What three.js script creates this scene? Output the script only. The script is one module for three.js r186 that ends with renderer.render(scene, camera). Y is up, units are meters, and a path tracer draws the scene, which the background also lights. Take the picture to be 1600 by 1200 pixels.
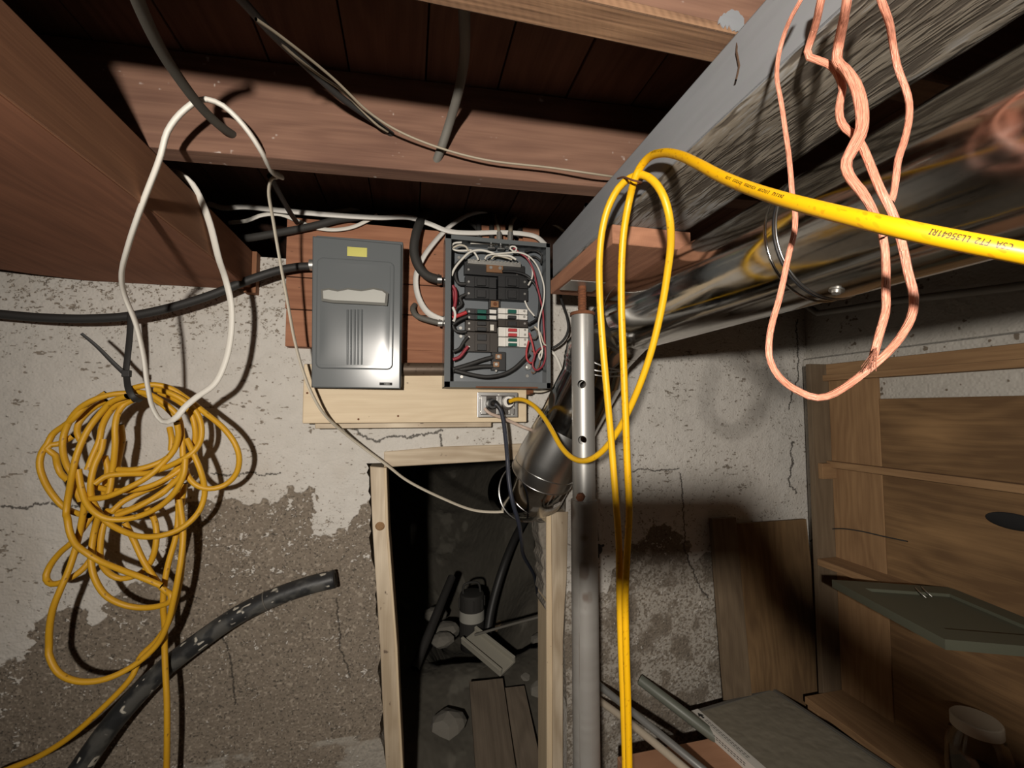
import * as THREE from 'three';
import { mergeGeometries } from 'three/addons/utils/BufferGeometryUtils.js';
import { RoundedBoxGeometry } from 'three/addons/geometries/RoundedBoxGeometry.js';
import { Brush, Evaluator, SUBTRACTION } from 'three-bvh-csg';

// ---------------------------------------------------------------- camera, light, exposure
const EYE = 1.45, F = 680, YAW = Math.atan(160 / 680), PITCH = Math.atan(40 / 680);
const scene = new THREE.Scene();
scene.background = new THREE.Color(0x000000);
const camera = new THREE.PerspectiveCamera(2 * Math.atan(600 / F) * 180 / Math.PI, 4 / 3, 0.02, 30);
camera.rotation.order = 'YXZ';
camera.position.set(0, EYE, 0);
camera.rotation.set(PITCH, -YAW, 0);
camera.updateMatrixWorld(true);
const renderer = new THREE.WebGLRenderer({ antialias: true });
renderer.toneMapping = THREE.LinearToneMapping;
renderer.toneMappingExposure = 1.0;
renderer.shadowMap.enabled = true;
const LAMP = new THREE.Vector3(-0.31, EYE + 0.09, 0.60);
const LAMP_POWER = 10.4, LAMP_RGB = [1, 0.925, 0.83], LAMP_ANGLE = 1.12, LAMP_AIM = new THREE.Vector3(0.42, EYE + 0.08, -1.3);

// ---------------------------------------------------------------- helpers
const V = (x, y, z) => new THREE.Vector3(x, y, z);
const rng = s => () => { s |= 0; s = s + 0x6D2B79F5 | 0; let t = Math.imul(s ^ s >>> 15, 1 | s); t = t + Math.imul(t ^ t >>> 7, 61 | t) ^ t; return ((t ^ t >>> 14) >>> 0) / 4294967296; };
const rand = rng(77);
function ray(px, py) { return V((px - 800) / F, (600 - py) / F, -1).applyEuler(camera.rotation); }
// photo pixel -> point at distance d in front of the viewer, measured square to the end wall
function W(px, py, d) { const r = ray(px, py); return r.multiplyScalar(d / -r.z).add(camera.position); }
// photo pixel -> point at distance c along the lens axis
function C(px, py, c) { return ray(px, py).multiplyScalar(c).add(camera.position); }
// photo pixel -> point on a level plane at height h (relative to the eye), or on a plane x = const
function H(px, py, h) { const r = ray(px, py); return r.multiplyScalar(h / r.y).add(camera.position); }
function XP(px, py, x) { const r = ray(px, py); return r.multiplyScalar(x / r.x).add(camera.position); }
const D = 1.40;                                   // distance to the end wall

const used = {};
function numbered(n) { const k = used[n] = (used[n] ?? -1) + 1; return k ? n + '_' + String(k).padStart(3, '0') : n; }
function mesh(name, geo, mat, parent) {
  const g = Array.isArray(geo) ? merge(geo) : geo;
  const m = new THREE.Mesh(g, mat); m.castShadow = m.receiveShadow = true;
  m.name = parent ? name : numbered(name); (parent || scene).add(m); return m;
}
function merge(list) {
  const l = list.map(g => { const q = g.index ? g.toNonIndexed() : g; for (const k of Object.keys(q.attributes)) if (!['position', 'normal', 'uv'].includes(k)) q.deleteAttribute(k); return q; });
  return mergeGeometries(l);
}
function tag(o, label, category, group, kind) { o.userData.label = label; o.userData.category = category; if (group) o.userData.group = group; if (kind) o.userData.kind = kind; return o; }
function thing(name, label, category, pos = V(0, 0, 0), group) {
  const g = new THREE.Group(); g.name = numbered(name); g.position.copy(pos); scene.add(g); return tag(g, label, category, group);
}
// swept tube through points; r in metres, flat = thickness ratio of the section, fl = direction the flat side faces
function sweep(pts, r, { step = 0.012, rad = 10, flat = 1, fl = V(0, 0, 1), straight = false, closed = false, from = 0, to = 1e9 } = {}) {
  let ps, T = [];
  if (straight) ps = pts;
  else {
    const c = new THREE.CatmullRomCurve3(pts, closed, 'centripetal');
    const n = Math.max(6, Math.min(400, Math.ceil(c.getLength() / step)));
    ps = c.getSpacedPoints(n);
  }
  const n = ps.length;
  for (let i = 0; i < n; i++) T.push(ps[Math.min(n - 1, i + 1)].clone().sub(ps[Math.max(0, i - 1)]).normalize());
  let nrm = fl.clone().addScaledVector(T[0], -fl.dot(T[0])); if (nrm.lengthSq() < 1e-4) nrm = V(1, 0, 0).addScaledVector(T[0], -T[0].x); nrm.normalize();
  const P = [], N = [], U = [], I = []; let len = 0;
  for (let i = 0; i < n; i++) {
    if (i) len += ps[i].distanceTo(ps[i - 1]);
    if (i < from || i > to) continue;
    nrm = nrm.addScaledVector(T[i], -nrm.dot(T[i])).normalize();
    const b = T[i].clone().cross(nrm);
    let k = 1, mit = null;
    if (straight && i > 0 && i < n - 1) { const a = ps[i].clone().sub(ps[i - 1]).normalize(); k = 1 / Math.max(0.5, a.dot(T[i])); mit = a.addScaledVector(T[i], -a.dot(T[i])).normalize(); }
    const rr = typeof r === 'function' ? r(i / (n - 1), i) : r;
    for (let j = 0; j <= rad; j++) {
      const a = j / rad * Math.PI * 2, ca = Math.cos(a), sa = Math.sin(a);
      const off = b.clone().multiplyScalar(ca * rr).addScaledVector(nrm, sa * rr * flat);
      if (mit) { const q = off.dot(mit); off.addScaledVector(mit, q * (k - 1)); }
      const no = b.clone().multiplyScalar(ca * flat).addScaledVector(nrm, sa).normalize();
      P.push(ps[i].x + off.x, ps[i].y + off.y, ps[i].z + off.z); N.push(no.x, no.y, no.z); U.push(len, j / rad);
      if (i > from && j) { const q = (i - from) * (rad + 1) + j, p = q - rad - 1; I.push(p - 1, q - 1, p, p, q - 1, q); }
    }
  }
  if (!closed && !from && to > n) for (const e of [0, n - 1]) {                 // caps
    const s = P.length / 3, t = T[e].clone().multiplyScalar(e ? 1 : -1);
    P.push(ps[e].x, ps[e].y, ps[e].z); N.push(t.x, t.y, t.z); U.push(0, 0);
    for (let j = 0; j <= rad; j++) { const q = (e * (rad + 1) + j) * 3; P.push(P[q], P[q + 1], P[q + 2]); N.push(t.x, t.y, t.z); U.push(0, 0); if (j) e ? I.push(s, s + j, s + j + 1) : I.push(s, s + j + 1, s + j); }
  }
  const g = new THREE.BufferGeometry();
  g.setAttribute('position', new THREE.Float32BufferAttribute(P, 3)); g.setAttribute('normal', new THREE.Float32BufferAttribute(N, 3)); g.setAttribute('uv', new THREE.Float32BufferAttribute(U, 2)); g.setIndex(I);
  return g;
}
// uv in metres: u along the axis, v across
function uvm(g, axis = 'x', ou = 0, ov = 0) {
  const p = g.attributes.position, n = g.attributes.normal, u = new Float32Array(p.count * 2);
  for (let i = 0; i < p.count; i++) {
    const q = { x: p.getX(i), y: p.getY(i), z: p.getZ(i) }, an = { x: Math.abs(n.getX(i)), y: Math.abs(n.getY(i)), z: Math.abs(n.getZ(i)) };
    const oth = ['x', 'y', 'z'].filter(k => k !== axis);
    if (an[axis] > 0.8) { u[2 * i] = q[oth[0]] * 3 + ou; u[2 * i + 1] = q[oth[1]] + ov; }
    else { const a = an[oth[0]] > an[oth[1]] ? oth[1] : oth[0]; u[2 * i] = q[axis] + ou; u[2 * i + 1] = q[a] + ov + (a === oth[0] ? 0.37 : 0); }
  }
  g.setAttribute('uv', new THREE.Float32BufferAttribute(u, 2)); return g;
}
let seedUV = 0;
// box from min corner to max corner (world or local coordinates), edges softened
function box(x0, y0, z0, x1, y1, z1, { axis, r = 0.002, seg = 1 } = {}) {
  const w = Math.abs(x1 - x0), h = Math.abs(y1 - y0), d = Math.abs(z1 - z0);
  const g = new RoundedBoxGeometry(w, h, d, seg, Math.min(r, w / 3, h / 3, d / 3));
  const ax = axis || (w >= h && w >= d ? 'x' : h >= d ? 'y' : 'z');
  seedUV++; uvm(g, ax, seedUV * 0.377, seedUV * 0.219);
  g.translate((x0 + x1) / 2, (y0 + y1) / 2, (z0 + z1) / 2); return g;
}
// box whose front face covers a rectangle of photo pixels at wall distance d; t = thickness going back
function pbox(x0, y0, x1, y1, d, t, o) {
  const ym = (y0 + y1) / 2, xm = (x0 + x1) / 2;
  const a = W(x0, ym, d), b = W(x1, ym, d), top = W(xm, y0, d), bot = W(xm, y1, d);
  return box(a.x, bot.y, -d - t, b.x, top.y, -d, o);
}
// slab: polygon of photo pixels on the plane at distance d, thickness t going back
function pslab(pix, d, t, bevel = 0.002) {
  const s = new THREE.Shape(pix.map(([x, y]) => { const p = W(x, y, d + 0); return new THREE.Vector2(p.x, p.y); }));
  const g = new THREE.ExtrudeGeometry(s, { depth: t - 2 * bevel, bevelEnabled: bevel > 0, bevelSize: bevel, bevelThickness: bevel, bevelOffset: -bevel, bevelSegments: 1 });
  g.translate(0, 0, -d - t + bevel); return g;
}
function cyl(a, b, r0, r1 = r0, seg = 20, open = false) {
  const g = new THREE.CylinderGeometry(r1, r0, a.distanceTo(b), seg, 1, open);
  g.applyQuaternion(new THREE.Quaternion().setFromUnitVectors(V(0, 1, 0), b.clone().sub(a).normalize()));
  const m = a.clone().add(b).multiplyScalar(0.5); return g.translate(m.x, m.y, m.z);
}
function sph(p, r, sx = 1, sy = 1, sz = 1) { const g = new THREE.SphereGeometry(r, 16, 12); g.scale(sx, sy, sz); return g.translate(p.x, p.y, p.z); }

// ---------------------------------------------------------------- noise and textures
function hash(x, y, s) { let h = Math.imul(x, 374761393) + Math.imul(y, 668265263) + Math.imul(s, 974711) | 0; h = Math.imul(h ^ h >>> 13, 1274126177); h = Math.imul(h ^ h >>> 16, 2246822519); return ((h ^ h >>> 15) >>> 0) / 4294967296; }
function vn(x, y, s, px = 0, py = 0) {
  let x0 = Math.floor(x), y0 = Math.floor(y); let fx = x - x0, fy = y - y0; fx = fx * fx * (3 - 2 * fx); fy = fy * fy * (3 - 2 * fy);
  let x1 = x0 + 1, y1 = y0 + 1;
  if (px) { x0 = ((x0 % px) + px) % px; x1 = ((x1 % px) + px) % px; } if (py) { y0 = ((y0 % py) + py) % py; y1 = ((y1 % py) + py) % py; }
  const a = hash(x0, y0, s), b = hash(x1, y0, s), c = hash(x0, y1, s), d = hash(x1, y1, s);
  return a + (b - a) * fx + (c - a) * fy + (a - b - c + d) * fx * fy;
}
function fbm(x, y, s, o, p = 0, q = 0) { let v = 0, a = 0.5, n = 0; for (let i = 0; i < o; i++) { v += a * vn(x, y, s + i, p, q); n += a; a *= 0.5; x *= 2; y *= 2; p *= 2; q *= 2; } return v / n; }
const sm = (a, b, x) => { if (a > b) return 1 - sm(b, a, x); x = Math.min(1, Math.max(0, (x - a) / (b - a))); return x * x * (3 - 2 * x); };
const enc = v => { v = Math.min(1, Math.max(0, v)); return 255 * (v <= 0.0031308 ? v * 12.92 : 1.055 * Math.pow(v, 1 / 2.4) - 0.055); };
// fn(i, j) returns [r, g, b (linear), height 0..1, roughness?]
function maps(w, h, fn, { wrap = true, rough = false } = {}) {
  const c = new Uint8Array(w * h * 4), b = new Uint8Array(w * h * 4), rg = rough ? new Uint8Array(w * h * 4) : null;
  for (let j = 0; j < h; j++) for (let i = 0; i < w; i++) {
    const o = fn(i, j), k = (j * w + i) * 4;
    c[k] = enc(o[0]); c[k + 1] = enc(o[1]); c[k + 2] = enc(o[2]); c[k + 3] = 255;
    const q = Math.min(255, Math.max(0, o[3] * 255)); b[k] = b[k + 1] = b[k + 2] = q; b[k + 3] = 255;
    if (rg) { const q2 = o[4] * 255; rg[k] = rg[k + 1] = rg[k + 2] = q2; rg[k + 3] = 255; }
  }
  const mk = (d, cs) => { const t = new THREE.DataTexture(d, w, h); t.wrapS = t.wrapT = wrap ? THREE.RepeatWrapping : THREE.ClampToEdgeWrapping; t.magFilter = THREE.LinearFilter; t.minFilter = THREE.LinearMipmapLinearFilter; t.generateMipmaps = true; if (cs) t.colorSpace = THREE.SRGBColorSpace; t.needsUpdate = true; return t; };
  return { map: mk(c, true), bump: mk(b, false), rough: rg ? mk(rg, false) : null };
}
const mix = (a, b, t) => [a[0] + (b[0] - a[0]) * t, a[1] + (b[1] - a[1]) * t, a[2] + (b[2] - a[2]) * t];
const mat = (r, g, b, rough = 0.7, metal = 0, extra = {}) => new THREE.MeshStandardMaterial({ color: new THREE.Color().setRGB(r, g, b), roughness: rough, metalness: metal, side: THREE.DoubleSide, ...extra });
// wood: one tile is 1 m along the grain, 0.5 m across
function wood(seed, light, dark, { rough = 0.88, bump = 0.0008, spots = 0, saw = 0, stain = 0.5, spotCol = [0.4, 0.38, 0.33] } = {}) {
  const t = maps(512, 512, (i, j) => {
    const u = i / 512, v = j / 512;
    const warp = fbm(u * 3, v * 6, seed, 3, 3, 6) * 1.6;
    const ring = 0.5 + 0.5 * Math.sin((v * 26 + warp * 5) * Math.PI * 2 / 2);
    const fine = fbm(u * 10, v * 160, seed + 9, 3, 10, 160), blot = fbm(u * 5, v * 5, seed + 19, 4, 5, 5);
    const sw = saw ? 0.5 + 0.5 * Math.sin((u * 90 + v * 24) * Math.PI * 2) : 0.5;
    let c = mix(light, dark, Math.min(1, ring * 0.35 + fine * 0.55 + (blot - 0.5) * stain * 1.6));
    if (spots) { const s = vn(u * 160, v * 80, seed + 41, 160, 80) * vn(u * 40, v * 20, seed + 42, 40, 20); c = mix(c, spotCol, sm(0.80, 0.92, s + spots * 0.1)); }
    return [c[0], c[1], c[2], 0.35 + 0.35 * (1 - fine) + 0.2 * (1 - ring) * 0.5 + saw * (sw - 0.5)];
  });
  t.map.repeat.set(1, 2); t.bump.repeat.set(1, 2);
  return new THREE.MeshStandardMaterial({ map: t.map, bumpMap: t.bump, bumpScale: bump, roughness: rough, side: THREE.DoubleSide });
}
const M = {};
M.joist = wood(11, [0.195, 0.104, 0.068], [0.108, 0.052, 0.034], { spots: 0.6, stain: 0.7, spotCol: [0.34, 0.28, 0.25] });
M.joistRough = wood(14, [0.27, 0.155, 0.085], [0.13, 0.066, 0.036], { bump: 0.0022, saw: 0.25, stain: 0.9 });
M.soffit = wood(21, [0.270, 0.108, 0.054], [0.175, 0.066, 0.031], { stain: 0.8, rough: 0.9 });
M.soffitSide = wood(24, [0.270, 0.125, 0.062], [0.185, 0.080, 0.039], { stain: 0.6, rough: 0.9 });
M.subfloor = wood(31, [0.160, 0.080, 0.053], [0.088, 0.041, 0.027], { stain: 0.9 });
M.redBoard = wood(41, [0.360, 0.165, 0.092], [0.230, 0.095, 0.052], { stain: 0.5, spots: 0.2, spotCol: [0.10, 0.05, 0.03] });
M.block = wood(44, [0.42, 0.20, 0.115], [0.28, 0.125, 0.072], { stain: 0.4, saw: 0.1 });
M.cream = wood(47, [0.66, 0.54, 0.37], [0.56, 0.44, 0.29], { stain: 0.35, spots: 0.15, spotCol: [0.2, 0.15, 0.1], rough: 0.6 });
M.jamb = wood(48, [0.56, 0.47, 0.35], [0.36, 0.28, 0.19], { stain: 1.2, spots: 0.5, spotCol: [0.14, 0.1, 0.07], rough: 0.65 });
M.shelf = wood(51, [0.31, 0.185, 0.088], [0.20, 0.11, 0.050], { stain: 0.7 });
M.ply = wood(54, [0.235, 0.135, 0.058], [0.125, 0.068, 0.028], { stain: 1.3 });
M.greyBoard = wood(57, [0.18, 0.13, 0.08], [0.105, 0.072, 0.043], { stain: 0.7 });
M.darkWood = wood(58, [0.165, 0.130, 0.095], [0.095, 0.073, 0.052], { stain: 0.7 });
M.carton = wood(59, [0.42, 0.22, 0.125], [0.36, 0.18, 0.10], { stain: 0.3, bump: 0.0003 });
// weathered underside of the grey beam: deep cracks along the grain, worn paint
{
  const t = maps(1024, 512, (i, j) => {
    const u = i / 1024, v = j / 512, w = fbm(u * 5, v * 5, 61, 3, 5, 5) * 0.05;
    const g = fbm(u * 9, (v + w) * 70, 63, 3, 9, 0), g2 = fbm(u * 40, (v + w) * 200, 66, 3, 40, 0), b = fbm(u * 6, v * 6, 69, 4, 6, 6);
    const crack = sm(0.50, 0.66, g * 0.5 + g2 * 0.5 + (b - 0.5) * 0.3);
    let c = mix([0.25, 0.245, 0.235], [0.185, 0.16, 0.125], sm(0.40, 0.62, b + (g2 - 0.5) * 0.7)); c = mix(c, [0.070, 0.056, 0.042], crack);
    return [c[0], c[1], c[2], 0.8 - crack * 0.6 + (g2 - 0.5) * 0.3];
  });
  M.beamRough = new THREE.MeshStandardMaterial({ map: t.map, bumpMap: t.bump, bumpScale: 0.0022, roughness: 0.95, side: THREE.DoubleSide });
  t.map.repeat.set(1, 2); t.bump.repeat.set(1, 2);
}
{
  const t = maps(512, 512, (i, j) => {
    const u = i / 512, v = j / 512, g = fbm(u * 12, v * 90, 71, 3, 12, 90), b = fbm(u * 7, v * 7, 74, 4, 7, 7), s = vn(u * 130, v * 130, 77, 130, 130) * vn(u * 21, v * 21, 78, 21, 21);
    let c = mix([0.235, 0.245, 0.26], [0.19, 0.198, 0.21], g * 0.5 + b * 0.5); c = mix(c, [0.06, 0.045, 0.03], sm(0.84, 0.92, s));
    return [c[0], c[1], c[2], 0.5 + (g - 0.5) * 0.7];
  });
  M.beamPaint = new THREE.MeshStandardMaterial({ map: t.map, bumpMap: t.bump, bumpScale: 0.0007, roughness: 0.62, side: THREE.DoubleSide });
}
// galvanised sheet: soft spangle
{
  const t = maps(512, 512, (i, j) => {
    const u = i / 512, v = j / 512, b = fbm(u * 6, v * 6, 81, 4, 6, 6), s = vn(u * 60, v * 60, 84, 60, 60), d = vn(u * 150, v * 150, 85, 150, 150) * vn(u * 30, v * 30, 86, 30, 30);
    let k = 0.50 + (b - 0.5) * 0.16 + (s - 0.5) * 0.05; let c = [k, k * 0.985, k * 0.95]; c = mix(c, [0.3, 0.27, 0.22], sm(0.72, 0.9, d) * 0.6);
    return [c[0], c[1], c[2], 0.5 + (b - 0.5) * 0.6, 0.13 + (b - 0.5) * 0.14 + (s - 0.5) * 0.03];
  }, { rough: true });
  t.map.repeat.set(3, 3); t.rough.repeat.set(3, 3); t.bump.repeat.set(2, 2);
  M.galv = new THREE.MeshStandardMaterial({ map: t.map, roughnessMap: t.rough, roughness: 1, metalness: 1, bumpMap: t.bump, bumpScale: 0.0006, side: THREE.DoubleSide });
}
M.galvPlain = mat(0.55, 0.55, 0.54, 0.3, 1);
M.postPaint = mat(0.34, 0.335, 0.32, 0.42, 0.55);
{
  const t = maps(256, 512, (i, j) => {
    const u = i / 256, v = j / 512, b = fbm(u * 5, v * 9, 91, 4, 5, 9), f = vn(u * 90, v * 20, 94, 90, 20), ru = fbm(u * 9, v * 14, 96, 4, 9, 14);
    let c = mix([0.36, 0.35, 0.33], [0.27, 0.255, 0.235], b * 0.6 + f * 0.4); c = mix(c, [0.10, 0.05, 0.025], sm(0.66, 0.74, ru) * 0.6);
    return [c[0], c[1], c[2], 0.5 + (b - 0.5) * 0.5];
  });
  M.postOld = new THREE.MeshStandardMaterial({ map: t.map, bumpMap: t.bump, bumpScale: 0.0008, roughness: 0.5, metalness: 0.35, side: THREE.DoubleSide });
  const r = maps(256, 256, (i, j) => { const u = i / 256, v = j / 256, b = fbm(u * 12, v * 12, 98, 4, 12, 12); const c = mix([0.22, 0.075, 0.028], [0.075, 0.03, 0.016], b); return [c[0], c[1], c[2], b]; });
  M.rust = new THREE.MeshStandardMaterial({ map: r.map, bumpMap: r.bump, bumpScale: 0.0008, roughness: 0.9, side: THREE.DoubleSide });
}
M.boxPaint = new THREE.MeshPhysicalMaterial({ color: new THREE.Color().setRGB(0.120, 0.130, 0.135), roughness: 0.21, specularIntensity: 0.42, side: THREE.DoubleSide });
M.boxInside = mat(0.125, 0.138, 0.150, 0.42, 0.0);
M.boxEdge = mat(0.125, 0.125, 0.115, 0.5, 0.1);
M.handle = mat(0.26, 0.26, 0.24, 0.5, 0.25);
M.black = mat(0.012, 0.012, 0.013, 0.5);
M.blackDusty = mat(0.030, 0.028, 0.025, 0.75);
M.blackBrown = mat(0.028, 0.021, 0.016, 0.5);
M.cableBlack = mat(0.022, 0.021, 0.020, 0.62);
M.cableGrey = mat(0.105, 0.098, 0.085, 0.7);
M.white = mat(0.66, 0.64, 0.60, 0.5);
M.cableWhite = mat(0.66, 0.635, 0.575, 0.5);
M.cableCream = mat(0.50, 0.455, 0.37, 0.55);
M.cableTan = mat(0.27, 0.23, 0.17, 0.6);
M.red = mat(0.42, 0.03, 0.035, 0.45);
M.redDull = mat(0.26, 0.028, 0.04, 0.45);
M.green = mat(0.0, 0.085, 0.062, 0.4);
M.copper = mat(0.30, 0.16, 0.085, 0.4, 0.6);
M.steel = mat(0.55, 0.54, 0.51, 0.35, 0.8);
M.labelYellow = mat(0.50, 0.47, 0.12, 0.35, 0.3);
M.rock = mat(0.17, 0.158, 0.135, 0.95);
M.twine = null;
M.dirt = null;
// dirty plastic cord, faint scuffs; used for both yellow cords
{
  const t = maps(512, 128, (i, j) => { const u = i / 512, v = j / 128, b = fbm(u * 14, v * 4, 101, 4, 14, 4), s = vn(u * 90, v * 12, 104, 90, 12) * vn(u * 20, v * 5, 105, 20, 5); let c = mix([0.78, 0.46, 0.010], [0.70, 0.38, 0.008], b); c = mix(c, [0.20, 0.10, 0.01], sm(0.62, 0.85, s) * 0.7); return [c[0], c[1], c[2], 0.5]; });
  t.map.repeat.set(2.5, 1);
  M.yellow = new THREE.MeshStandardMaterial({ map: t.map, roughness: 0.42, side: THREE.DoubleSide });
  const t2 = maps(512, 128, (i, j) => { const u = i / 512, v = j / 128, b = fbm(u * 14, v * 4, 111, 4, 14, 4), s = vn(u * 90, v * 12, 114, 90, 12) * vn(u * 20, v * 5, 115, 20, 5); let c = mix([0.63, 0.345, 0.014], [0.53, 0.275, 0.012], b); c = mix(c, [0.16, 0.075, 0.01], sm(0.6, 0.85, s) * 0.7); return [c[0], c[1], c[2], 0.5]; });
  t2.map.repeat.set(2.5, 1);
  M.yellowOld = new THREE.MeshStandardMaterial({ map: t2.map, roughness: 0.5, side: THREE.DoubleSide });
}
// plastic baler twine: fine lengthwise fibres
{
  const t = maps(256, 128, (i, j) => { const u = i / 256, v = j / 128; const a = v + u * 0.25; const f = vn(u * 6, a * 44, 121, 6, 0), g = vn(u * 20, a * 90, 122, 20, 0); const c = mix([0.80, 0.36, 0.245], [0.50, 0.175, 0.105], f * 0.6 + g * 0.4); return [c[0], c[1], c[2], 1 - (f * 0.6 + g * 0.4)]; });
  t.map.repeat.set(12, 1); t.bump.repeat.set(12, 1);
  M.twine = new THREE.MeshStandardMaterial({ map: t.map, bumpMap: t.bump, bumpScale: 0.0012, roughness: 0.45, side: THREE.DoubleSide });
}
// bare soil and rubble
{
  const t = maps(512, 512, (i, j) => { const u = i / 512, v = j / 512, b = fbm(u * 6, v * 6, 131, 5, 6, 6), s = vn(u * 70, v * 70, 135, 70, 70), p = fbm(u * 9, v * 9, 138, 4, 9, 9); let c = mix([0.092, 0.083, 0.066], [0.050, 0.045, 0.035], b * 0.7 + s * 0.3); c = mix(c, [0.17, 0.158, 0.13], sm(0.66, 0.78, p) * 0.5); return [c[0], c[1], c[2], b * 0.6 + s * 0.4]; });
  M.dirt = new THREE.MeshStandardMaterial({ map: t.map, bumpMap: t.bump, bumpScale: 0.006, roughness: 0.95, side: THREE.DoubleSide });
}

// ---------------------------------------------------------------- the end wall: flaking white paint over rough concrete
const WX0 = -2.0, WX1 = 1.62, WY0 = -1.5, WY1 = 0.5;      // extent of the texture, metres about the eye
const wallRel = (px, py) => { const p = W(px, py, D); return [p.x, p.y - EYE]; };
const edgeL = [[-400, 1120], [0, 1045], [38, 1036], [46, 985], [80, 962], [122, 952], [136, 988], [166, 966], [154, 945], [196, 925], [222, 914], [252, 880], [262, 840], [272, 800], [304, 790], [400, 781], [489, 770], [500, 824], [545, 828], [558, 795], [600, 790]].map(p => wallRel(...p));
const edgeR = [[840, 1000], [885, 930], [925, 927], [952, 922], [962, 880], [985, 842], [1019, 823], [1057, 838], [1075, 846], [1085, 876], [1108, 852], [1150, 856], [1255, 880], [1400, 900]].map(p => wallRel(...p));
function lineAt(l, x) { if (x <= l[0][0]) return l[0][1]; for (let i = 1; i < l.length; i++) if (x < l[i][0]) { const a = l[i - 1], b = l[i]; return a[1] + (b[1] - a[1]) * (x - a[0]) / Math.max(1e-4, b[0] - a[0]); } return l[l.length - 1][1]; }
{
  const w = 2048, h = 1132;
  const crackMask = new Float32Array(w * h);
  const cr = rng(5);
  function crack(pts, wd, jit) {
    const q = pts.map(p => wallRel(...p));
    for (let k = 1; k < q.length; k++) {
      const [ax, ay] = q[k - 1], [bx, by] = q[k], n = Math.ceil(Math.hypot(bx - ax, by - ay) / 0.0012); let jx = 0, jy = 0;
      for (let s = 0; s <= n; s++) {
        jx += (cr() - 0.5) * jit; jy += (cr() - 0.5) * jit; jx *= 0.97; jy *= 0.97;
        const x = ax + (bx - ax) * s / n + jx, y = ay + (by - ay) * s / n + jy;
        const i = (x - WX0) / (WX1 - WX0) * w, j = (y - WY0) / (WY1 - WY0) * h;
        const r = wd * (0.5 + cr());
        for (let dj = -2; dj <= 2; dj++) for (let di = -2; di <= 2; di++) { const ii = Math.round(i + di), jj = Math.round(j + dj); if (ii < 0 || jj < 0 || ii >= w || jj >= h) continue; const dd = Math.hypot(ii - i, jj - j); crackMask[jj * w + ii] = Math.max(crackMask[jj * w + ii], 1 - sm(r * 0.4, r, dd)); }
      }
    }
  }
  crack([[0, 792], [80, 788], [160, 796], [240, 805]], 1.5, 0.004);
  crack([[1246, 500], [1246, 575], [1236, 640]], 1.7, 0.004);
  crack([[1240, 690], [1238, 720], [1232, 748], [1248, 768]], 1.7, 0.006);
  crack([[1063, 740], [1068, 800], [1070, 860], [1085, 900], [1108, 935]], 1.4, 0.003);
  crack([[980, 738], [1062, 730]], 1.2, 0.003);
  crack([[555, 668], [590, 690], [640, 684], [690, 672]], 1.6, 0.005);
  crack([[688, 680], [690, 702]], 1.6, 0.003);
  crack([[345, 995], [362, 1040], [370, 1100]], 1.2, 0.003);
  crack([[525, 935], [530, 1000], [545, 1060]], 1.2, 0.003);
  crack([[330, 740], [400, 742], [440, 735]], 1.1, 0.004);
  const t = maps(w, h, (i, j) => {
    const x = WX0 + (i + 0.5) / w * (WX1 - WX0), y = WY0 + (j + 0.5) / h * (WY1 - WY0);
    const n1 = fbm(x * 9, y * 9, 201, 5), n2 = fbm(x * 42, y * 42, 207, 4), n3 = vn(x * 330, y * 330, 212), n4 = fbm(x * 150, y * 190, 213, 3);
    const xw = x + (n1 - 0.5) * 0.05 + (n2 - 0.5) * 0.05, yb = x < 0.15 ? lineAt(edgeL, xw) : lineAt(edgeR, xw);
    const s = y - yb + (n1 - 0.5) * 0.10 + (n2 - 0.5) * 0.055;
    let paint = sm(-0.0025, 0.0025, s);
    // small flakes missing: many near the broken edge and along the top left, few elsewhere
    const topL = x < -0.3 ? sm(0.05, 0.33, y) * 0.085 : 0.0, nearEdge = (1 - sm(0.0, 0.22, s)) * 0.04;
    const ch = n4 * 0.62 + n2 * 0.38, fl = fbm(x * 60, y * 150, 216, 3);
    const chip = Math.max(sm(0.672 - topL - nearEdge, 0.70 - topL - nearEdge, ch + (n3 - 0.5) * 0.05), sm(0.715, 0.74, fl * 0.7 + n1 * 0.3 + (y > 0 && x < 0 ? 0.012 : 0)) * 0.9);
    paint *= 1 - chip;
    // crumbs of paint left on the bare concrete
    const crumb = sm(0.70, 0.72, n4 * 0.55 + n2 * 0.45 + (x < 0.2 ? (1 - sm(0, 0.35, -s)) * 0.05 : 0.0));
    paint = Math.max(paint, crumb);
    const bar = fbm(x * 6, y * 34, 221, 3), agg = vn(x * 170, y * 170, 223), agg2 = fbm(x * 260, y * 260, 225, 2);
    let pc = mix([0.60, 0.575, 0.535], [0.49, 0.465, 0.425], n2 * 0.55 + n1 * 0.45); pc = mix(pc, [0.44, 0.39, 0.33], sm(0.55, 0.75, fbm(x * 5, y * 5, 231, 4)) * 0.35);
    let cc = mix([0.255, 0.212, 0.165], [0.130, 0.105, 0.080], n2 * 0.4 + agg * 0.35 + bar * 0.25);
    cc = mix(cc, [0.07, 0.058, 0.046], sm(0.66, 0.8, agg2)); cc = mix(cc, [0.36, 0.31, 0.25], sm(0.74, 0.85, vn(x * 210, y * 210, 227)) * 0.7);
    if (x > 0.45) {                                          // salts and old whitewash low on the right
      const eff = sm(0.40, 0.56, fbm(x * 16, y * 16, 241, 5) + (y < -0.62 ? 0.04 : -0.09)) * sm(0.34, 0.52, n4);
      cc = mix(mix(cc, [0.12, 0.105, 0.085], 0.35), [0.48, 0.45, 0.40], eff * 0.55);
    } else if (y < -0.95) cc = mix(cc, [0.36, 0.34, 0.30], sm(0.50, 0.66, fbm(x * 14, y * 22, 245, 5)) * 0.6);
    const ck = crackMask[j * w + i];
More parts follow.
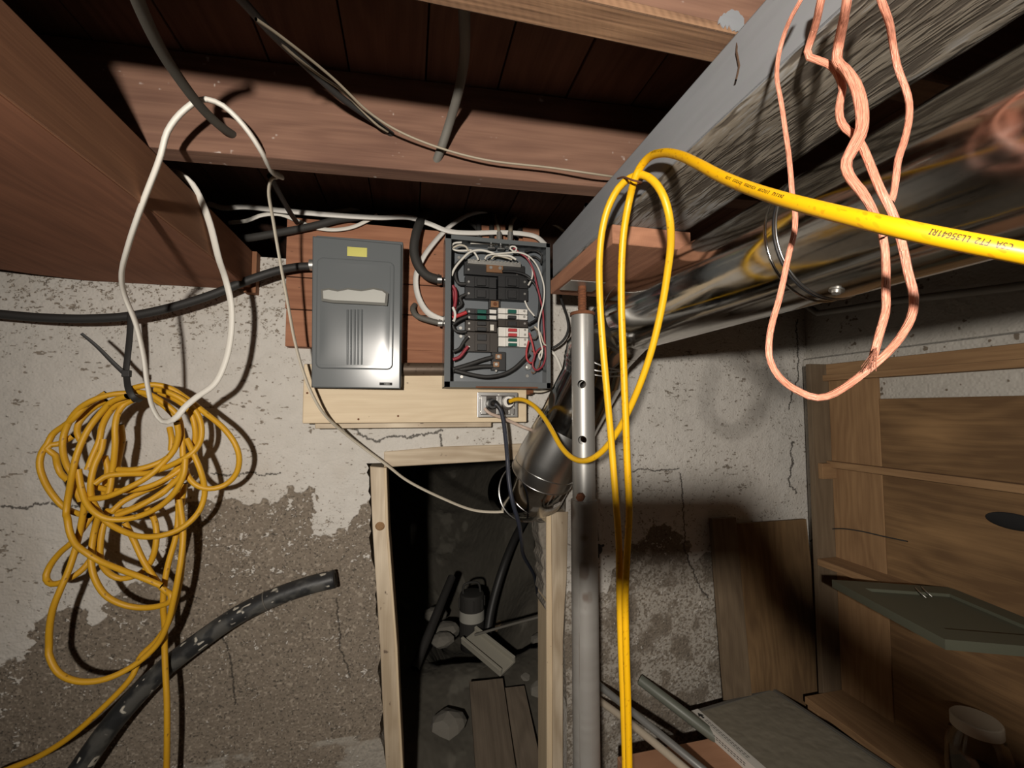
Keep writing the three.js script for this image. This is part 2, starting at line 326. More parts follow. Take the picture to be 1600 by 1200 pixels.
    let c = mix(cc, pc, paint); c = mix(c, [0.035, 0.03, 0.024], ck * 0.85);
    const hgt = 0.28 + 0.20 * n2 + 0.14 * agg + (agg2 - 0.5) * 0.16 + paint * (0.22 - 0.10 * agg) + (fl - 0.5) * 0.16 - ck * 0.22 + (bar - 0.5) * 0.12;
    return [c[0], c[1], c[2], hgt];
  }, { wrap: false });
  for (const q of [t.map, t.bump]) { q.repeat.set(1 / (WX1 - WX0), 1 / (WY1 - WY0)); q.offset.set(-WX0 / (WX1 - WX0), -(WY0 + EYE) / (WY1 - WY0)); }
  M.wallEnd = new THREE.MeshStandardMaterial({ map: t.map, bumpMap: t.bump, bumpScale: 0.010, roughness: 0.9, side: THREE.DoubleSide });
}
// plain whitewashed concrete for the side wall
{
  const t = maps(768, 768, (i, j) => { const u = i / 768, v = j / 768, a = fbm(u * 8, v * 8, 251, 5, 8, 8), b = vn(u * 200, v * 200, 255, 200, 200), n = fbm(u * 40, v * 40, 257, 3, 40, 40); let c = mix([0.50, 0.475, 0.43], [0.38, 0.355, 0.315], a * 0.6 + n * 0.4); c = mix(c, [0.15, 0.12, 0.09], sm(0.70, 0.74, n * 0.6 + fbm(u * 90, v * 90, 259, 2, 90, 90) * 0.4)); return [c[0], c[1], c[2], a * 0.4 + n * 0.4 + b * 0.2]; });
  M.wallSide = new THREE.MeshStandardMaterial({ map: t.map, bumpMap: t.bump, bumpScale: 0.006, roughness: 0.9, side: THREE.DoubleSide });
  const t2 = maps(512, 512, (i, j) => { const u = i / 512, v = j / 512, a = fbm(u * 8, v * 8, 261, 5, 8, 8), b = vn(u * 120, v * 120, 265, 120, 120); const c = mix([0.23, 0.205, 0.17], [0.13, 0.115, 0.095], a * 0.6 + b * 0.4); return [c[0], c[1], c[2], a * 0.5 + b * 0.5]; });
  M.concrete = new THREE.MeshStandardMaterial({ map: t2.map, bumpMap: t2.bump, bumpScale: 0.006, roughness: 0.92, side: THREE.DoubleSide });
}

// ---------------------------------------------------------------- room shell
const structure = (o, label, category) => tag(o, label, category, null, 'structure');
const JB = 0.457, SUB = 0.642, XR = 1.50, XL = -2.05, ZB = 1.85;
{
  const s = new THREE.Shape([[XL, -EYE], [XR + 0.2, -EYE], [XR + 0.2, JB - 0.006], [XL, JB - 0.006]].map(([x, y]) => new THREE.Vector2(x, y + EYE)));
  const rr = rng(9), rag = [];
  const leftEdge = [[574, 724], [576, 760], [579, 800], [577, 850], [586, 900], [588, 950], [595, 1000], [592, 1050], [597, 1100], [594, 1150], [604, 1200], [606, 1300], [608, 1420]];
  for (let k = 0; k < leftEdge.length - 1; k++) for (let q = 0; q < 5; q++) { const a = leftEdge[k], b = leftEdge[k + 1], t = q / 5; rag.push([a[0] + (b[0] - a[0]) * t + (rr() - 0.5) * 5, a[1] + (b[1] - a[1]) * t]); }
  const hole = new THREE.Path();
  const pts = [...rag.map(p => wallRel(...p)), [wallRel(608, 1420)[0], -1.40], [wallRel(884, 1200)[0], -1.40], ...[[886, 1100], [882, 1000], [886, 900], [884, 800], [886, 716]].map(p => wallRel(...p))];
  pts.forEach(([x, y], i) => i ? hole.lineTo(x, y + EYE) : hole.moveTo(x, y + EYE)); hole.closePath();
  s.holes.push(hole);
  const g = new THREE.ExtrudeGeometry(s, { depth: 0.22, bevelEnabled: false }); g.translate(0, 0, -D - 0.22);
  structure(mesh('wall_back', g, M.wallEnd), 'concrete end wall with flaking white paint and a low doorway', 'wall');
  // right wall: lower part proud of the upper by a rough ledge
  const rw = new THREE.Group(); rw.name = 'wall_right'; scene.add(rw); structure(rw, 'whitewashed concrete side wall behind the wooden shelving', 'wall');
  const plane = box(XR, 0, -D, XR + 0.2, EYE + 0.20, ZB, { r: 0.012, seg: 2, axis: 'z' });
  mesh('lower_wall', plane, M.wallSide, rw); mesh('upper_wall', box(XR + 0.025, EYE + 0.19, -D, XR + 0.2, EYE + JB - 0.006, ZB, { axis: 'z' }), M.wallSide, rw);
  structure(mesh('wall_left', box(XL - 0.2, 0, -D, XL, EYE + JB - 0.006, ZB, { axis: 'z' }), M.concrete), 'bare concrete wall left of the room', 'wall');
  structure(mesh('wall_front', box(XL - 0.2, 0, ZB, XR + 0.2, EYE + SUB, ZB + 0.2), M.concrete), 'bare concrete wall opposite the electrical panels', 'wall');
  structure(mesh('floor', box(XL - 0.2, -0.12, -D - 0.22, XR + 0.2, 0, ZB + 0.2, { axis: 'x' }), M.concrete), 'grey concrete basement floor', 'floor');
  // board subfloor over the joists
  const ce = new THREE.Group(); ce.name = 'ceiling'; scene.add(ce); structure(ce, 'dark red-brown subfloor boards above the joists', 'ceiling');
  const PW = 0.142; let k = 0;
  for (let x = XL - 0.2; x < XR + 0.2; x += PW, k++) mesh('plank', box(x + 0.0015, EYE + SUB + (k % 3) * 0.0012, -3.9, x + PW - 0.0015, EYE + SUB + 0.022, ZB + 0.2, { axis: 'z', r: 0.0015 }), M.subfloor, ce);
  mesh('deck_above', box(XL - 0.2, EYE + SUB + 0.024, -3.9, XR + 0.2, EYE + SUB + 0.045, ZB + 0.2, { axis: 'x' }), M.subfloor, ce);
}
// joists
function joist(d, label, skew = 0, m = M.joist) {
  const g = new THREE.Group(); g.name = numbered('floor_joist'); scene.add(g); tag(g, label, 'joist', 'floor joists overhead');
  g.position.set(0, EYE + JB, -d); g.rotation.y = skew;
  mesh('joist_board', box(XL - 0.1, 0.001, -0.043, XR + 0.15, SUB - JB - 0.001, 0, { r: 0.003 }), m, g); return g;
}
const j1 = joist(0.831, 'dirty red-brown joist with black cables through it, nearest the end wall', -0.0);
j1.rotation.y = -0.0655;
const j2 = joist(0.43, 'rough-sawn joist with a grey paint smear beside the grey beam');
mesh('rough_edge', box(XL, -0.0005, -0.0445, XR + 0.1, 0.012, 0.0015, { r: 0.003 }), M.joistRough, j2);
mesh('paint_smear', (() => { const s = new THREE.Shape(), r = rng(3); const q = []; for (let k = 0; k <= 14; k++) { const t = k / 14, x = 1120 + 40 * t; q.push([x, 34 - 15 * Math.sin(t * 2.9) + (r() - 0.5) * 5]); } for (let k = 14; k >= 0; k--) { const t = k / 14, x = 1120 + 40 * t; q.push([x, 38 + 18 * t + (r() - 0.5) * 13 * (1 - t * 0.6)]); } const P = q.map(([x, y]) => W(x, y, 0.43)); P.forEach((p, i) => i ? s.lineTo(p.x, p.y - EYE - JB) : s.moveTo(p.x, p.y - EYE - JB)); return new THREE.ExtrudeGeometry(s, { depth: 0.0012, bevelEnabled: false }).translate(0, 0, 0.0016); })(), M.beamPaint, j2);
joist(0.03, 'floor joist above the hanging lamp cord, second from the end');
joist(-0.376, 'floor joist behind the lamp, third from the end');
joist(-0.782, 'floor joist behind the lamp, fourth from the end');
joist(-1.188, 'floor joist behind the lamp, fifth from the end');
joist(-1.594, 'floor joist behind the lamp, last of the row');

// boxed-in beam on the left
{
  const g = thing('boxed_beam', 'wide brown boarded soffit under the joists, left of the panels', 'beam');
  const x = -0.447;
  mesh('side_board', box(x - 0.035, EYE + 0.351, -D + 0.004, x, EYE + JB, ZB, { axis: 'z', r: 0.003 }), M.soffitSide, g);
  const s = new THREE.Shape([[x - 0.002, 1.395], [-0.86, 1.395], [-0.95, 1.36], [-1.05, 1.30], [-1.25, 1.24], [-1.9, 1.22], [-1.9, -ZB], [x - 0.002, -ZB]].map(([a, b]) => new THREE.Vector2(a, b)));
  const pg = new THREE.ExtrudeGeometry(s, { depth: 0.018, bevelEnabled: false }); pg.rotateX(-Math.PI / 2); pg.translate(0, EYE + 0.3495, 0); pg.computeVertexNormals(); uvm(pg, 'z');
  mesh('soffit_panel', pg, M.soffit, g);
  mesh('far_side_board', box(-1.9, EYE + 0.36, -1.2, -1.865, EYE + JB, ZB, { axis: 'z' }), M.soffitSide, g);
  mesh('end_post', box(x - 0.02, EYE + 0.335, -D - 0.02, x + 0.012, EYE + JB, -D + 0.03, { axis: 'y' }), M.soffitSide, g);
}
// grey painted beam on the right, its underside raw
{
  const g = thing('painted_beam', 'grey painted timber beam with a rough weathered underside', 'beam');
  mesh('beam_body', box(0.380, EYE + 0.366, -1.125, 0.545, EYE + JB, ZB, { axis: 'z', r: 0.003 }), M.beamPaint, g);
  // raw face: ragged slab under the paint
  const nx = 16, nz = 300, P = [], U = [], I = [];
  for (let j = 0; j <= nz; j++) for (let i = 0; i <= nx; i++) {
    const u = i / nx, z = -1.1245 + 1.75 * j / nz, e = Math.min(u, 1 - u);
    const n = fbm(u * 5 + 3, z * 18, 301, 4), n2 = fbm(u * 20, z * 9, 305, 3);
    const x = 0.3795 + 0.166 * u + (i === 0 ? (n - 0.5) * 0.003 : 0);
    const y = EYE + 0.360 + (e < 0.04 ? 0.0045 : 0) + (n - 0.5) * 0.006 + (n2 - 0.5) * 0.003;
    P.push(x, y, z); U.push(z, x); if (i && j) { const q = j * (nx + 1) + i, p = q - nx - 1; I.push(p - 1, p, q - 1, p, q, q - 1); }
  }
  const bg = new THREE.BufferGeometry(); bg.setAttribute('position', new THREE.Float32BufferAttribute(P, 3)); bg.setAttribute('uv', new THREE.Float32BufferAttribute(U, 2)); bg.setIndex(I); bg.computeVertexNormals();
  mesh('raw_underside', bg, M.beamRough, g);
  mesh('splinter', sweep([W(1152, 62, 0.428), W(1151, 85, 0.424), W(1155, 100, 0.422), W(1150, 125, 0.421)], 0.0012, { rad: 6 }), M.joistRough, g);
  mesh('nail', cyl(V(0.372, C(985, 283, 0.74).y, C(985, 283, 0.74).z), V(0.384, C(985, 283, 0.74).y - 0.003, C(985, 283, 0.74).z), 0.002), M.rust, g);
}
{
  const b = mesh('support_block', box(0.377, EYE + 0.320, -1.135, 0.549, EYE + 0.3585, -0.755, { axis: 'z', r: 0.002 }), M.block);
  tag(b, 'raw reddish plank laid flat between the grey beam and steel post', 'plank');
}
// ---------------------------------------------------------------- crawl space beyond the doorway
{
  const P = [], U = [], I = [], nx = 70, nz = 90, x0 = -1.6, x1 = 1.7, z0 = 1.415, z1 = 3.85;
  for (let j = 0; j <= nz; j++) for (let i = 0; i <= nx; i++) {
    const x = x0 + (x1 - x0) * i / nx, d = z0 + (z1 - z0) * j / nz;
    let h = -1.44 + 0.30 * sm(1.5, 2.0, d) + (x < 0.12 ? 0.10 * sm(0.15, -0.15, x) * sm(1.7, 2.3, d) : 0);
    h -= 0.20 * sm(2.06, 2.10, d) * (1 - sm(2.5, 2.9, d)) * sm(0.10, 0.22, x);       // pit
    h += 0.75 * sm(2.5, 3.7, d) + 0.35 * sm(0.35, 0.75, x) * sm(1.9, 2.5, d);
    h += (fbm(x * 4, d * 4, 311, 4) - 0.5) * 0.13 + (fbm(x * 18, d * 18, 316, 3) - 0.5) * 0.035;
    P.push(x, EYE + Math.max(h, -1.47), -d); U.push(x, d); if (i && j) { const q = j * (nx + 1) + i, p = q - nx - 1; I.push(p - 1, p, q - 1, p, q, q - 1); }
  }
  const g = new THREE.BufferGeometry(); g.setAttribute('position', new THREE.Float32BufferAttribute(P, 3)); g.setAttribute('uv', new THREE.Float32BufferAttribute(U, 2)); g.setIndex(I); g.computeVertexNormals();
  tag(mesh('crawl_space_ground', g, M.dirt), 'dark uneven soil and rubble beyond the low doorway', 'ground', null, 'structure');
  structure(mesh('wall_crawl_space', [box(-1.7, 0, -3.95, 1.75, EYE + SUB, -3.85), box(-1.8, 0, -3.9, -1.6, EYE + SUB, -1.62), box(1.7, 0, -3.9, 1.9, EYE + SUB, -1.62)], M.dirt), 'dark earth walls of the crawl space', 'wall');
}
console.log('shell done');

// ---------------------------------------------------------------- work lamp that lights the room (hangs behind the viewer, aimed at the panels)
{
  const g = thing('work_lamp', 'lit work lamp with a metal reflector hanging from the joists', 'lamp', LAMP);
  const dir = LAMP_AIM.clone().sub(LAMP).normalize(), head = new THREE.Group(); head.name = 'lamp_head'; head.quaternion.setFromUnitVectors(V(0, 1, 0), dir); g.add(head);
  const glow = new THREE.MeshStandardMaterial({ color: 0xffffff, emissive: new THREE.Color().setRGB(...LAMP_RGB), emissiveIntensity: 6, roughness: 0.4 });
  const lathe = l => new THREE.LatheGeometry(l.map(p => new THREE.Vector2(...p)), 32);
  mesh('bulb', lathe([[0.0135, -0.095], [0.0135, -0.085], [0.018, -0.07], [0.027, -0.052], [0.030, -0.035], [0.025, -0.018], [0.014, -0.009], [0, -0.006]]), glow, head);
  mesh('reflector', lathe([[0.020, -0.125], [0.030, -0.115], [0.050, -0.09], [0.068, -0.06], [0.074, -0.045], [0.076, -0.045], [0.070, -0.062], [0.052, -0.094], [0.030, -0.12], [0.020, -0.13]]), M.galvPlain, head);
  mesh('socket', lathe([[0, -0.195], [0.018, -0.195], [0.021, -0.18], [0.021, -0.12], [0.0135, -0.09], [0, -0.09]]), M.black, head);
  const end = dir.clone().multiplyScalar(-0.19);
  mesh('cord', sweep([end, end.clone().add(V(0, 0.01, 0.03)), V(end.x, 0.12, end.z + 0.05), V(end.x, SUB - 0.09 + 0.004, end.z + 0.03)], 0.0035, { rad: 8 }), M.black, g);
  mesh('hanger', sweep([dir.clone().multiplyScalar(-0.16).add(V(0, 0.02, 0)), V(end.x * 0.9, 0.2, end.z * 0.9), V(end.x * 0.9, SUB - 0.09 + 0.004, end.z * 0.9)], 0.0016, { rad: 6 }), M.steel, g);
  const l = new THREE.SpotLight(new THREE.Color().setRGB(...LAMP_RGB), LAMP_POWER, 0, LAMP_ANGLE, 1, 2); l.castShadow = true; l.shadow.mapSize.set(2048, 2048); l.shadow.radius = 1.5; l.shadow.bias = -0.0005;
  l.target.position.copy(LAMP_AIM).sub(LAMP); l.position.copy(dir).multiplyScalar(0.06); g.add(l); g.add(l.target); l.name = 'lamp_light'; l.target.name = 'lamp_aim';
}
// ---------------------------------------------------------------- backing boards behind the panels
const DB = 1.358;                                            // front of the red boards
{
  const rows = [[447, 349, 905, 439], [446, 440, 905, 488], [446, 489, 870, 545]];
  rows.forEach(([x0, y0, x1, y1], i) => {
    const a = W(x0, (y0 + y1) / 2, DB), b = W(x1, (y0 + y1) / 2, DB), t = W(560, y0, DB).y, u = W(560, y1, DB).y;
    const o = mesh('backing_board', box(a.x, u + 0.0012, -D - 0.002, Math.min(b.x, 0.372), t, -DB, { axis: 'x', r: 0.0015 }), M.redBoard);
    tag(o, ['top reddish backing board above the grey panels', 'middle reddish backing board, narrow, behind the panels', 'lowest wide reddish backing board behind the panels'][i], 'board', 'reddish backing boards');
  });
  const a = W(626, 560, DB), b = W(860, 560, DB);
  tag(mesh('backing_board', box(a.x - 0.03, W(640, 575, DB).y, -D - 0.002, b.x, W(640, 546, DB).y, -DB - 0.004, { axis: 'x' }), M.redBoard), 'narrow reddish strip behind the rusty conduit', 'board', 'reddish backing boards');
  // short blocks showing above the breaker panel
  for (const [x0, x1, y0] of [[752, 765, 352], [771, 790, 350], [817, 843, 356]]) tag(mesh('wood_cleat', pbox(x0, y0, x1, 380, DB - 0.006, 0.006, { axis: 'y' }), M.redBoard), 'short reddish wood cleat sticking up behind breaker panel top', 'cleat', 'cleats above the breaker panel');
  const c = thing('cream_board', 'cream painted plank under the grey panels carrying the outlet', 'board');
  const l = W(473, 630, 1.315), r = W(823, 630, 1.315);
  mesh('plank', box(l.x, W(600, 661, 1.315).y, -DB - 0.03, r.x, W(640, 572, 1.315).y, -1.315, { axis: 'x', r: 0.003 }), M.cream, c);
  mesh('lower_batten', box(W(492, 660, 1.34).x, W(600, 669, 1.34).y, -D - 0.002, W(768, 660, 1.34).x, W(600, 658, 1.34).y, -1.34, { axis: 'x', r: 0.003 }), M.jamb, c);
  const nails = [[480, 614], [622, 650], [700, 590], [560, 655]]; for (const [x, y] of nails) mesh('nail_head', cyl(W(x, y, 1.317), W(x, y, 1.3135), 0.003, 0.003, 8), M.rust, c);
}
// ---------------------------------------------------------------- doorway trim
{
  const trim = (n, label) => { const g = new THREE.Group(); g.name = n; scene.add(g); structure(g, label, 'door frame'); return g; };
  const h = trim('trim_1', 'cream painted head board over the low doorway');
  mesh('head_board', uvm(pslab([[600, 706], [690, 698], [780, 695], [888, 689], [888, 715], [833, 717], [604, 730], [600, 730]], D - 0.008, 0.10), 'x'), M.jamb, h);
  const l = trim('trim_2', 'cream left door jamb with a knot and ragged plaster edge');
  mesh('jamb_board', uvm(pslab([[578, 729], [604, 731], [607, 826], [614, 920], [621, 1013], [625, 1107], [630, 1200], [633, 1330], [606, 1330], [603, 1200], [598, 1107], [594, 1013], [588, 920], [582, 826]], D - 0.004, 0.12), 'y', 0.2, 0.1), M.jamb, l);
  mesh('jamb_stop', uvm(pslab([[600, 731], [604, 731], [607, 826], [614, 920], [621, 1013], [625, 1107], [630, 1200], [633, 1330], [629, 1330], [626, 1200], [617, 1013], [610, 920], [603, 826]], D - 0.012, 0.04), 'y', 0.5, 0.3), M.cream, l);
  mesh('knot', cyl(W(594, 821, D - 0.003), W(594, 821, D - 0.0065), 0.015, 0.011, 14), M.shelf, l);
  const r = trim('trim_3', 'cream right door jamb of two strips behind the post');
  mesh('jamb_board', uvm(pslab([[862, 800], [888, 800], [886, 900], [883, 940], [880, 1000], [880, 1330], [866, 1330], [864, 1200], [864, 1000]], D - 0.004, 0.12), 'y', 0.7, 0.4), M.jamb, r);
  mesh('jamb_stop', uvm(pslab([[854, 800], [862.5, 800], [863, 1000], [865, 1330], [855, 1330], [854, 1000]], D + 0.006, 0.10), 'y', 0.9, 0.1), M.cream, r);
  // broken plaster inside the right jamb
  const q = rng(21), p = []; for (let y = 818; y <= 960; y += 8) p.push([842 + (q() - 0.5) * 7 + (y - 818) * 0.08, y]); p.push([856, 962], [856, 816]);
  mesh('plaster_edge', pslab(p, D + 0.012, 0.09, 0.003), M.concrete, r);
}
// ---------------------------------------------------------------- service disconnect box (left)
{
  const d0 = 1.240;
  const g = thing('disconnect_box', 'closed dark grey switch box with a horizontal lever handle', 'switch box');
  mesh('box_body', pbox(492, 374, 629, 604, d0 + 0.012, 1.314 - d0 - 0.012, { r: 0.003 }), M.boxPaint, g);
  const quad = [[490, 369], [628, 383], [626, 606], [485, 604]];
  mesh('cover', pslab(quad, d0, 0.014, 0.0028), M.boxPaint, g);
  // pressed-out field: rounded frame sloping up
  const rr = (x0, y0, x1, y1, r) => { const a = W(x0, (y0 + y1) / 2, d0), b = W(x1, (y0 + y1) / 2, d0), t = W((x0 + x1) / 2, y0, d0).y, u = W((x0 + x1) / 2, y1, d0).y; const s = new THREE.Shape(); s.moveTo(a.x + r, u); s.lineTo(b.x - r, u); s.quadraticCurveTo(b.x, u, b.x, u + r); s.lineTo(b.x, t - r); s.quadraticCurveTo(b.x, t, b.x - r, t); s.lineTo(a.x + r, t); s.quadraticCurveTo(a.x, t, a.x, t - r); s.lineTo(a.x, u + r); s.quadraticCurveTo(a.x, u, a.x + r, u); return s; };
  const pg = new THREE.ExtrudeGeometry(rr(497, 408, 614, 573, 0.014), { depth: 0.001, bevelEnabled: true, bevelSize: 0.004, bevelThickness: 0.003, bevelSegments: 3, curveSegments: 6 });
  mesh('raised_frame', pg.translate(0, 0, -d0 - 0.001), M.boxPaint, g);
  { // the sheet inside the frame is slightly dished across and crowned down its height
    const a = W(501, 490, d0), b = W(610, 490, d0), t = W(555, 413, d0).y, u = W(555, 569, d0).y, pl = new THREE.PlaneGeometry(b.x - a.x, t - u, 24, 24), p = pl.attributes.position;
    for (let i = 0; i < p.count; i++) { const X = p.getX(i) / (b.x - a.x) * 2, Y = p.getY(i) / (t - u) * 2; p.setZ(i, (0.0014 * X * X - 0.0014) * (1 - Y ** 8) + 0.0016 * (1 - Y * Y) * (1 - X ** 8) + 0.0018); }
    pl.computeVertexNormals(); mesh('raised_panel', pl.translate((a.x + b.x) / 2, (t + u) / 2, -d0 + 0.0032), M.boxPaint, g);
  }
  for (let k = 0; k < 5; k++) { const x = 544 + k * 5.6; mesh('rib', sweep([W(x, 482, d0 - 0.0062), W(x - 0.4, 525, d0 - 0.0066), W(x - 0.8, 568, d0 - 0.0045)], 0.0024, { rad: 8, step: 0.1 }), M.boxPaint, g); }
  // lever handle with scalloped grip
  const hp = [[502, 449], [503, 467], [522, 470], [560, 472], [606, 475], [608, 456], [600, 450], [585, 447], [566, 450], [545, 447], [529, 450], [515, 447]];
  mesh('lever', pslab(hp, d0 - 0.026, 0.026, 0.006), M.handle, g);
  mesh('rating_label', pbox(544, 387, 575, 401, d0 - 0.0008, 0.001, { r: 0.0003 }), M.labelYellow, g);
  const cv = document.createElement('canvas'); cv.width = 256; cv.height = 48; const x = cv.getContext('2d'); x.fillStyle = '#0a0a0b'; x.fillRect(0, 0, 256, 48); x.fillStyle = '#b9bab8'; x.beginPath(); x.ellipse(150, 25, 62, 9, 0, 0, 7); x.fill(); x.fillStyle = '#0a0a0b'; for (let k = 0; k < 6; k++) x.fillRect(104 + k * 17, 19, 7, 12);
  const tx = new THREE.CanvasTexture(cv); tx.colorSpace = THREE.SRGBColorSpace;
  const a = W(593.5, 598.5, d0), b = W(613.5, 598.5, d0), c = W(603, 596, d0), e = W(603, 600.5, d0), pgm = new THREE.PlaneGeometry(b.x - a.x, c.y - e.y); pgm.translate((a.x + b.x) / 2, (c.y + e.y) / 2, -d0 + 0.0009);
  mesh('nameplate', pgm, new THREE.MeshStandardMaterial({ map: tx, roughness: 0.75, side: THREE.DoubleSide }), g);
  for (const [sx, sy, w] of [[509, 404, 7], [527, 405, 6], [548, 408, 4], [566, 411, 9], [590, 412, 7]]) mesh('rust_stain', sph(W(sx, sy, d0 - 0.0002), 0.0045 * w / 6, 1.5, 0.5, 0.08), M.rust, g);
  mesh('cable_connector', cyl(W(484, 416, 1.31), W(494, 416, 1.31), 0.016, 0.016, 16), M.steel, g);
  const pv = W(557, 490, 1.28); g.position.copy(pv); g.children.forEach(c => c.geometry.translate(-pv.x, -pv.y, -pv.z)); g.rotation.set(0.062, -0.035, 0);   // the box hangs a little forward at the top
}
// ---------------------------------------------------------------- open breaker panel (right)
{
  const d0 = 1.234, dB = 1.3115, g = thing('breaker_panel', 'open grey breaker panel full of breakers and coloured wires', 'breaker panel');
  const x0 = W(695, 490, d0).x, x1 = W(860, 490, d0).x, yt = W(777, 373, d0).y, yb = W(777, 606, d0).y, t = 0.0025;
  mesh('back_plate', box(x0, yb, -1.314, x1, yt, -dB, { r: 0.001 }), M.boxInside, g);
  mesh('side_wall', box(x0, yb, -dB, x0 + t, yt, -d0, { r: 0.0008 }), M.boxPaint, g); mesh('side_wall', box(x1 - t, yb, -dB, x1, yt, -d0, { r: 0.0008 }), M.boxPaint, g);
  mesh('top_wall', box(x0, yt - t, -dB, x1, yt, -d0, { r: 0.0008 }), M.boxPaint, g); mesh('bottom_wall', box(x0, yb, -dB, x1, yb + t, -d0, { r: 0.0008 }), M.boxEdge, g);
  mesh('front_lip', box(x0, yb, -d0 - 0.002, x0 + 0.017, yt, -d0 + 0.0005, { r: 0.0008 }), M.boxPaint, g); mesh('front_lip', box(x1 - 0.013, yb, -d0 - 0.002, x1, yt, -d0 + 0.0005, { r: 0.0008 }), M.boxPaint, g);
  mesh('front_lip', box(x0, yt - 0.013, -d0 - 0.002, x1, yt, -d0 + 0.0005, { r: 0.0008 }), M.boxPaint, g); mesh('front_lip', box(x0, yb, -d0 - 0.002, x1, yb + 0.017, -d0 + 0.0005, { r: 0.0008 }), M.boxPaint, g);
  mesh('rust_edge', box(x0 + 0.09, yb - 0.0004, -d0 - 0.0025, x1 - 0.04, yb + 0.004, -d0 + 0.001, { r: 0.0008 }), M.rust, g);
  const z = (x, y) => [660 + x * 0.25, 340 + y * 0.25];       // enlarged detail -> photo pixel
  const B = (name, xa, ya, xb, yb2, d, th, m, par = g, r = 0.0012) => { const [a, b] = z(xa, ya), [c, e] = z(xb, yb2); return mesh(name, pbox(a, b, c, e, d, th, { r }), m, par); };
  const S = (name, x, y, d, r, m, par = g) => { const [a, b] = z(x, y); const q = W(a, b, d); return mesh(name, cyl(q, q.clone().add(V(0, 0, 0.002)), r, r * 0.8, 10), m, par); };
  // neutral bar
  B('neutral_base', 262, 288, 640, 365, 1.290, 0.021, M.black);
  const nb = B('neutral_bar', 284, 270, 617, 297, 1.280, 0.012, M.steel);
  for (let k = 0; k < 15; k++) S('terminal_screw', 296 + k * 22.2, 264 + k * 1.4, 1.280, 0.0036, M.steel, nb);
  const nl = B('neutral_lug', 400, 296, 506, 342, 1.282, 0.01, M.copper); S('lug_screw', 428, 312, 1.282, 0.006, M.steel, nl); S('lug_screw', 486, 316, 1.282, 0.006, M.steel, nl);
  S('base_screw', 288, 325, 1.290, 0.004, M.steel); S('base_screw', 592, 352, 1.290, 0.004, M.steel);
  function breaker(xa, ya, xb, yb2, body, toggle, label, side, poles = 1) {
    const b = B('breaker', xa, ya + 1, xb, yb2 - 1, 1.285, 0.026, body); const w = xb - xa, hgt = yb2 - ya;
    const fx = q => side < 0 ? xa + q * w : xb - q * w;         // 0 = outer (wire) end
    const pr = (n, q0, q1, m0, m1, d, th, m) => { const a = fx(q0), c = fx(q1); return B(n, Math.min(a, c), ya + m0 * hgt, Math.max(a, c), ya + m1 * hgt, d, th, m, b, 0.0008); };
    pr('shoulder', 0.30, 0.76, 0.06, 0.94, 1.279, 0.007, body);
    for (let k = 0; k < poles; k++) {
      const a = k / poles, c = 1 / poles;
      pr('toggle', 0.38, 0.66, a + c * 0.18, a + c * 0.82, 1.270, 0.014, toggle);
      if (label) pr('label', 0.74, 0.98, a + c * 0.15, a + c * 0.85, 1.2838, 0.002, label);
      const sx = fx(0.11), [px, py] = z(sx, ya + (a + c * 0.5) * hgt), q = W(px, py, 1.285); mesh('screw', cyl(q, q.clone().add(V(0, 0, 0.002)), 0.0042, 0.0032, 8), M.steel, b);
    }
    return b;
  }
  breaker(268, 366, 463, 436, M.black, M.black, null, -1, 1); breaker(268, 437, 463, 510, M.black, M.black, null, -1, 1);
  breaker(474, 366, 660, 438, M.black, M.black, null, 1, 1); breaker(474, 439, 660, 516, M.black, M.black, null, 1, 1);
  breaker(270, 570, 466, 604, M.black, M.green, M.white, -1); breaker(270, 606, 466, 641, M.black, M.green, M.white, -1);
  breaker(270, 643, 466, 714, M.blackBrown, M.black, null, -1, 2); breaker(268, 716, 470, 840, M.blackBrown, M.black, null, -1, 2);
  breaker(474, 568, 657, 603, M.white, M.green, null, 1); breaker(474, 605, 657, 636, M.white, M.black, null, 1);
  breaker(474, 640, 660, 684, M.blackBrown, M.black, null, 1); breaker(476, 687, 662, 747, M.white, M.red, null, 1, 2); breaker(476, 749, 662, 808, M.white, M.green, null, 1, 2);
  B('tag_sticker', 424, 668, 448, 706, 1.281, 0.004, M.cableWhite);
  const bm = B('bus_mount', 415, 512, 487, 572, 1.296, 0.015, M.black); B('bus_bolt', 428, 520, 478, 560, 1.290, 0.008, M.copper, bm); S('bolt_head', 455, 540, 1.290, 0.006, M.rust, bm);
  const lu = B('main_lug', 434, 838, 520, 955, 1.288, 0.022, M.black); B('lug_terminal', 458, 852, 496, 886, 1.281, 0.008, M.copper, lu); B('lug_terminal', 444, 900, 482, 934, 1.281, 0.008, M.copper, lu);
  S('lug_screw', 475, 869, 1.281, 0.006, M.steel, lu); S('lug_screw', 461, 917, 1.281, 0.006, M.steel, lu); S('lug_screw', 460, 958, 1.288, 0.004, M.steel, lu);
  for (const [x, y] of [[240, 742], [238, 690], [245, 995], [655, 990], [228, 250]]) S('mounting_screw', x, y, 1.3115, 0.006, M.steel);
  mesh('ground_clamp', (() => { const q = W(...z(655, 935), 1.308); return [cyl(q, q.clone().add(V(0, 0, 0.014)), 0.010, 0.009, 14), cyl(q, q.clone().add(V(0, 0, 0.02)), 0.006, 0.006, 8)]; })(), M.steel, g);
  for (const [x, y] of [[430, 190], [490, 195], [560, 195], [540, 185]]) { const q = W(...z(x, y), 1.285); mesh('cable_clamp', [cyl(q, q.clone().add(V(0, 0.012, 0)), 0.009, 0.009, 12), box(q.x - 0.012, q.y - 0.004, q.z - 0.006, q.x + 0.012, q.y + 0.003, q.z + 0.008)], M.galvPlain, g); }
